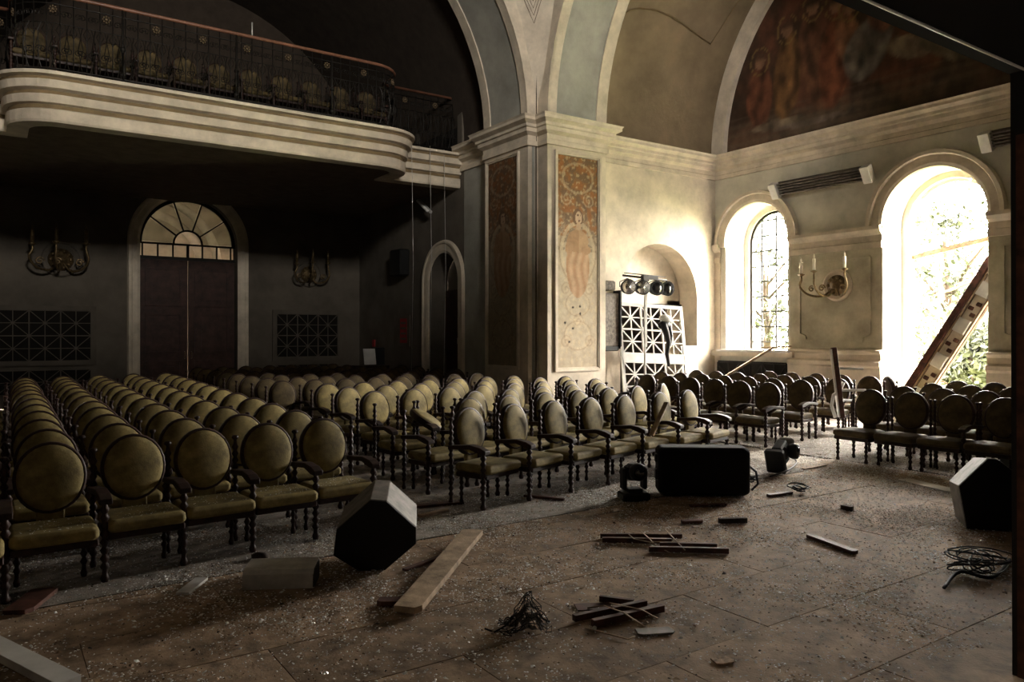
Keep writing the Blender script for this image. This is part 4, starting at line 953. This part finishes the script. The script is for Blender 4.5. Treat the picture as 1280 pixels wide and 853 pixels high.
# window-frame fragments: boards with thin glazing bars across them
def frag(name, u, v, yaw, boards, bars, label, sc=1):
    t = thing(name, label, 'window frame'); place(t, u, v, yaw); t.scale = (sc, sc, sc*.62)
    for (x0, y0, x1, y1, wd, h) in boards:
        a = Vector((x0, y0, 0)); b = Vector((x1, y1, 0)); d = b-a
        q = MB().box(((x0+x1)/2, (y0+y1)/2, h/2+.01), (d.length, wd, h), rz=math.atan2(d.y, d.x)); q.build('frame_board', M['redwood'], t, bevel=.003)
    for pts in bars: MB().tube(pts, .009, 5).build('glazing_bar', M['pale'], t)
    return t
frag('window_frame_fragment', 820, 685, .0, [(-.62, .42, .40, .40, .05, .09), (-.62, .22, .22, .16, .05, .10), (.05, .02, .72, -.04, .05, .09), (-.12, -.18, .80, -.26, .05, .10)],
     [[(-.10, .50, .12), (-.06, .1, .13), (-.03, -.12, .10), (.12, -.28, .02)], [(.22, .56, .13), (.24, .1, .13), (.28, -.3, .09)], [(-.28, .30, .13), (-.25, .10, .13), (-.03, -.1, .13)], [(-.06, .0, .12), (.27, -.02, .12)], [(-.2, .36, .12), (.2, .34, .12)]],
     'broken window frame of four red-brown boards with thin crossing bars, farther one', .74)
frag('window_frame_fragment', 768, 772, .0, [(-.34, -.10, .30, .25, .05, .08), (-.20, -.22, .42, .12, .05, .09), (-.08, .36, .20, .26, .04, .08), (-.30, .20, .02, .24, .16, .012), (.1, .06, .35, .22, .2, .012)],
     [[(-.20, .18, .02), (-.08, .06, .12), (.06, -.10, .12), (.20, -.22, .02)], [(-.02, .14, .11), (.22, -.02, .11), (.34, -.06, .02)], [(-.26, -.26, .02), (.04, -.48, .02), (.10, -.42, .02)]],
     'broken window frame with crossed dark laths, nearer one in the middle foreground', .82)
# crumpled mesh
m = MB(); rr = random.Random(3); n = 12; vs = []; fs = []
for i in range(n):
    for j in range(n):
        x, y = (i/(n-1)-.5)*.42, (j/(n-1)-.5)*.34; k = math.exp(-((x-.04)**2+(y)**2)/.012)
        vs.append((x+.03*rr.uniform(-1, 1), y+.03*rr.uniform(-1, 1), .01+.26*k+.035*rr.random()))
for i in range(n-1):
    for j in range(n-1):
        if rr.random() < .86: fs.append((i*n+j, i*n+n+j, i*n+n+j+1, i*n+j+1))
m.add(vs, fs); t = thing('crumpled_netting', 'crumpled black wire netting standing in a peak, centre foreground', 'netting'); place(t, 655, 786, .2); t.scale = (.72, .72, .85)
nt_ = m.build('netting', M['iron'], t); wf = nt_.modifiers.new('wire', 'WIREFRAME'); wf.thickness = .008; wf.use_replace = True
cl = MB(); cl.add([(x*.8, y*.8, z*.7) for x, y, z in vs], [f for f in fs if rr.random() < .55]); cl.build('torn_cloth', mat('grey_netting_cloth', (.09, .075, .06), .9), t)
MB().tube([(-.36, -.02, .03), (-.28, -.06, .01), (-.18, -.03, .04), (-.06, .03, .12)], .008, 5).build('loose_wire', M['iron'], t)
loops(G(1222, 718), .24, 12, .006, 'heap of black cable below the upturned wedge monitor', .07, sq=.5)
cable([(1180, 735, .02), (1200, 715, .03), (1240, 722, .02), (1262, 700, .02)], .014, 'thick black cable trailing out of the cable heap')
# wooden stick against a middle chair, frame on the chairs, plank to the sill
def stick(a, b, wd, th, mt, label, cat='plank', name='plank', group=None):
    a, b = Vector(a), Vector(b); d = b-a; q = d.to_track_quat('X', 'Z')
    o = MB().box((d.length/2, 0, 0), (d.length, wd, th), bev=.004).build(name, M[mt]); o.location = a; o.rotation_mode = 'QUATERNION'; o.rotation_quaternion = q; return tag(o, label, cat, group)
stick((7.55, 7.62, .50), (7.95, 7.72, .93), .07, .03, 'pale', 'pinkish broken slat propped on the seat of a middle chair')
stick((14.6, 12.75, .62), (XW-.12, 11.88, 1.60), .09, .05, 'pale', 'long pale board leaning over the chairs onto the window sill')
stick((XW-.14, 12.3, 1.56), (XW-.1, 11.45, 1.60), .12, .04, 'pale', 'broken pale board lying on the window sill end')
t = thing('broken_stool_frame', 'broken pale wooden frame with two rungs standing up between the dark chairs', 'frame', (12.35, 7.8, .55), -TH, rot=(0, math.radians(-7), -TH))
MB().box((0, 0, .50), (.09, .06, 1.25), bev=.006).build('upright', M['redwood'], t); MB().box((-.055, 0, .50), (.025, .06, 1.2)).build('torn_edge', M['paper'], t)
MB().box((.24, 0, .72), (.46, .04, .035), ry=.14, bev=.004).build('rung', M['white'], t); MB().box((.24, .0, .34), (.46, .04, .04), ry=.12, bev=.004).build('rung', M['white'], t)
MB().tube([(-.12, 0, -.1), (-.16, 0, .12), (-.1, 0, .3), (.02, 0, .36), (.1, 0, .5)], .03, 6).build('torn_padding', M['paper'], t)
tag(MB().box((0, 0, 0), (.34, .05, .14), bev=.01).build('loose_block', M['pale']), 'pale wooden block on the chair arms in the second row of the left block', 'block'); o = bpy.data.objects['loose_block']; o.location = (1.06, 7.78, .80); o.rotation_euler = (-.3, .05, 0)
# ================================================================== STAGE PORTAL near the camera, with added light blockers
t = thing('stage_post', 'black upright post of the stage portal at the right edge', 'post', (4.74, 1.88, 0), 0, rot=(0, math.radians(-.4), 0))
MB().box((.08, 0, 1.9), (.22, .12, 3.8)).build('post_body', M['black'], t); MB().box((-.035, -.02, 1.5), (.01, .1, 3.0)).build('edge_strip', M['redwood'], t)
t = thing('stage_pelmet', 'black cloth pelmet with a thin bright bottom batten hanging top right', 'curtain', (0, 0, 0))
MB().box((1.5, 1.9, 5.6), (16.8, .10, 4.5)).build('cloth', M['blackcloth'], t)  # width and height beyond the visible edge are added to block light
b_ = tag(MB().box((1.6, -1.0, 5.2), (16.5, .08, 2.8)).build('added_light_border', M['blackcloth']), 'added unseen black cloth behind the viewpoint, keeping light off the floor', 'curtain')  # added out of view to keep the high light off the floor
MB().tube([(-6.8, 1.84, 3.33), (9.9, 1.84, 3.33)], .007, 6).build('batten', M['greymetal'], t)
t = thing('added_light_blocker', 'added black pleated light blocker, edge-on and unseen behind the right-hand post', 'curtain', (5.0, 1.93, 0))  # unseen cloth added to block low window light from floor and chairs
vs = []; nn_ = 60
for i in range(nn_+1):
    f = i/nn_; x, y = 5.45*f, 2.18*f; k = .05*math.sin(i*1.3); vs += [(x+.37*k, y-.10-.93*k, .02), (x+.37*k, y-.10-.93*k, 3.9)]
MB().add(vs, [(2*i, 2*i+2, 2*i+3, 2*i+1) for i in range(nn_)], True).build('blocker_cloth', M['blackcloth'], t)
MB().tube([(0, -.1, 3.92), (5.45, 2.08, 3.92)], .03, 6).build('blocker_rail', M['iron'], t)
# ================================================================== DEBRIS (stuff)
def shards(name, mt, n, size, region, label, cat, hmax=.004, seats=False):
    m = MB(); rr = random.Random(len(name)*7+n)
    k = 0
    while k < n:
        if seats:
            sx, sy, sz, rz = rr.choice(SEATS[:46]); lx, ly = rr.uniform(-.22, .22), rr.uniform(-.47, -.05)
            x = sx+lx*math.cos(rz)-ly*math.sin(rz); y = sy+lx*math.sin(rz)+ly*math.cos(rz); z = sz+.472
        else:
            x = rr.uniform(region[0], region[1]); y = rr.uniform(region[2], region[3]); z = .006
            dn = .35+.9*noise.noise(Vector((x*1.1, y*1.1, 4)))+.5*noise.noise(Vector((x*4, y*4, 1)))
            if rr.random() > max(.12, dn): continue
        s = size*rr.uniform(.4, 1)*(1 if rr.random() > .04 else 2.0); c = Vector((x, y, z)); ang = rr.uniform(0, 6.28)
        a = Vector((math.cos(ang), math.sin(ang), rr.uniform(-.25, .25)))*s; b = Vector((-math.sin(ang), math.cos(ang), rr.uniform(-.35, .35)))*s*rr.uniform(.35, 1)
        up = Vector((0, 0, 1))*s*rr.uniform(.15, .6); c.z += abs(a.z)+abs(b.z)
        m.add([c-a, c-b*.8, c+a*.8, c+b, c+up], [(0, 1, 4), (1, 2, 4), (2, 3, 4), (3, 0, 4)]); k += 1
    o = m.build(name, M[mt]); o['kind'] = 'stuff'; tag(o, label, cat); return o
shards('glass_fragments', 'dirtglass', 42000, .0115, (-.3, 10.6, 2.2, 7.8), 'countless glittering glass chips scattered over the brown floor', 'glass')
shards('glass_fragments', 'dirtglass', 5000, .013, (9.5, 13.5, 2.4, 9), 'glass chips scattered on the bright floor near the windows', 'glass')
shards('seat_glass_fragments', 'dirtglass', 3000, .009, None, 'glass chips lying on the olive seats', 'glass', seats=True)
shards('pale_dust', 'paledust', 30000, .013, (7.0, 13.2, 3.6, 8.4), 'pale plaster dust and chips on the bright floor near the broken window', 'rubble')
shards('plaster_rubble', 'crumb', 26000, .014, (-.3, 11, 2.2, 9.5), 'brown and grey plaster crumbs scattered over the floor', 'rubble')
shards('dark_rubble', 'darkcrumb', 4200, .013, (-.3, 11, 2.2, 9.5), 'dark splinters and crumbs scattered over the floor', 'rubble')
# ================================================================== OUTSIDE
gr = MB().box((40, 10, -.9), (46, 90, .2)); struct('ground', gr, M['grass'])
def tree(x, y, h, cr, label, seed, n=4200):
    t = thing('tree', label, 'tree', (x, y, -.8), 0, 'trees outside the windows'); rr = random.Random(seed)
    m = MB().tube([(0, 0, 0), (.1, .1, h*.4), (-.1, .2, h*.75)], [.22, .15, .06], 8)
    m.build('trunk', M['bark'], t); b = MB()
    for k in range(7):
        a = rr.uniform(0, 6.28); z0 = h*rr.uniform(.25, .6); b.tube([(0, 0, z0), (cr*.4*math.cos(a), cr*.4*math.sin(a), z0+h*.12), (cr*.8*math.cos(a), cr*.8*math.sin(a), z0+h*.2)], [.07, .05, .02], 5)
    b.build('branches', M['bark'], t)
    q = MB(); cl = [(rr.gauss(0, .42)*cr, rr.gauss(0, .42)*cr, h*rr.uniform(.22, 1.0), rr.uniform(.35, .75)) for _ in range(26)]
    for _ in range(n):
        c = rr.choice(cl); p_ = Vector((c[0]+rr.gauss(0, .5)*c[3], c[1]+rr.gauss(0, .5)*c[3], c[2]+rr.gauss(0, .5)*c[3])); s = rr.uniform(.07, .16)
        d = Vector((rr.gauss(0, 1), rr.gauss(0, 1), rr.gauss(0, 1))).normalized(); e = d.orthogonal().normalized()
        q.add([p_-d*s, p_-e*s*.5, p_+d*s, p_+e*s*.5], [(0, 1, 2, 3)])
    o = q.build('leaves', M['leaf'], t); o['kind'] = 'stuff'
tree(25, 12.0, 7.5, 2.4, 'leafy tree outside the broken window, nearest to the beam', 1)
tree(25.5, 19.3, 8.0, 2.2, 'leafy tree seen through the far barred window', 2)
tree(30, 14.0, 6.0, 2.4, 'leafy tree farther off behind the broken window', 3)
tree(20.8, 9.3, 3.0, 1.2, 'low leafy bush outside at the foot of the broken window', 4)
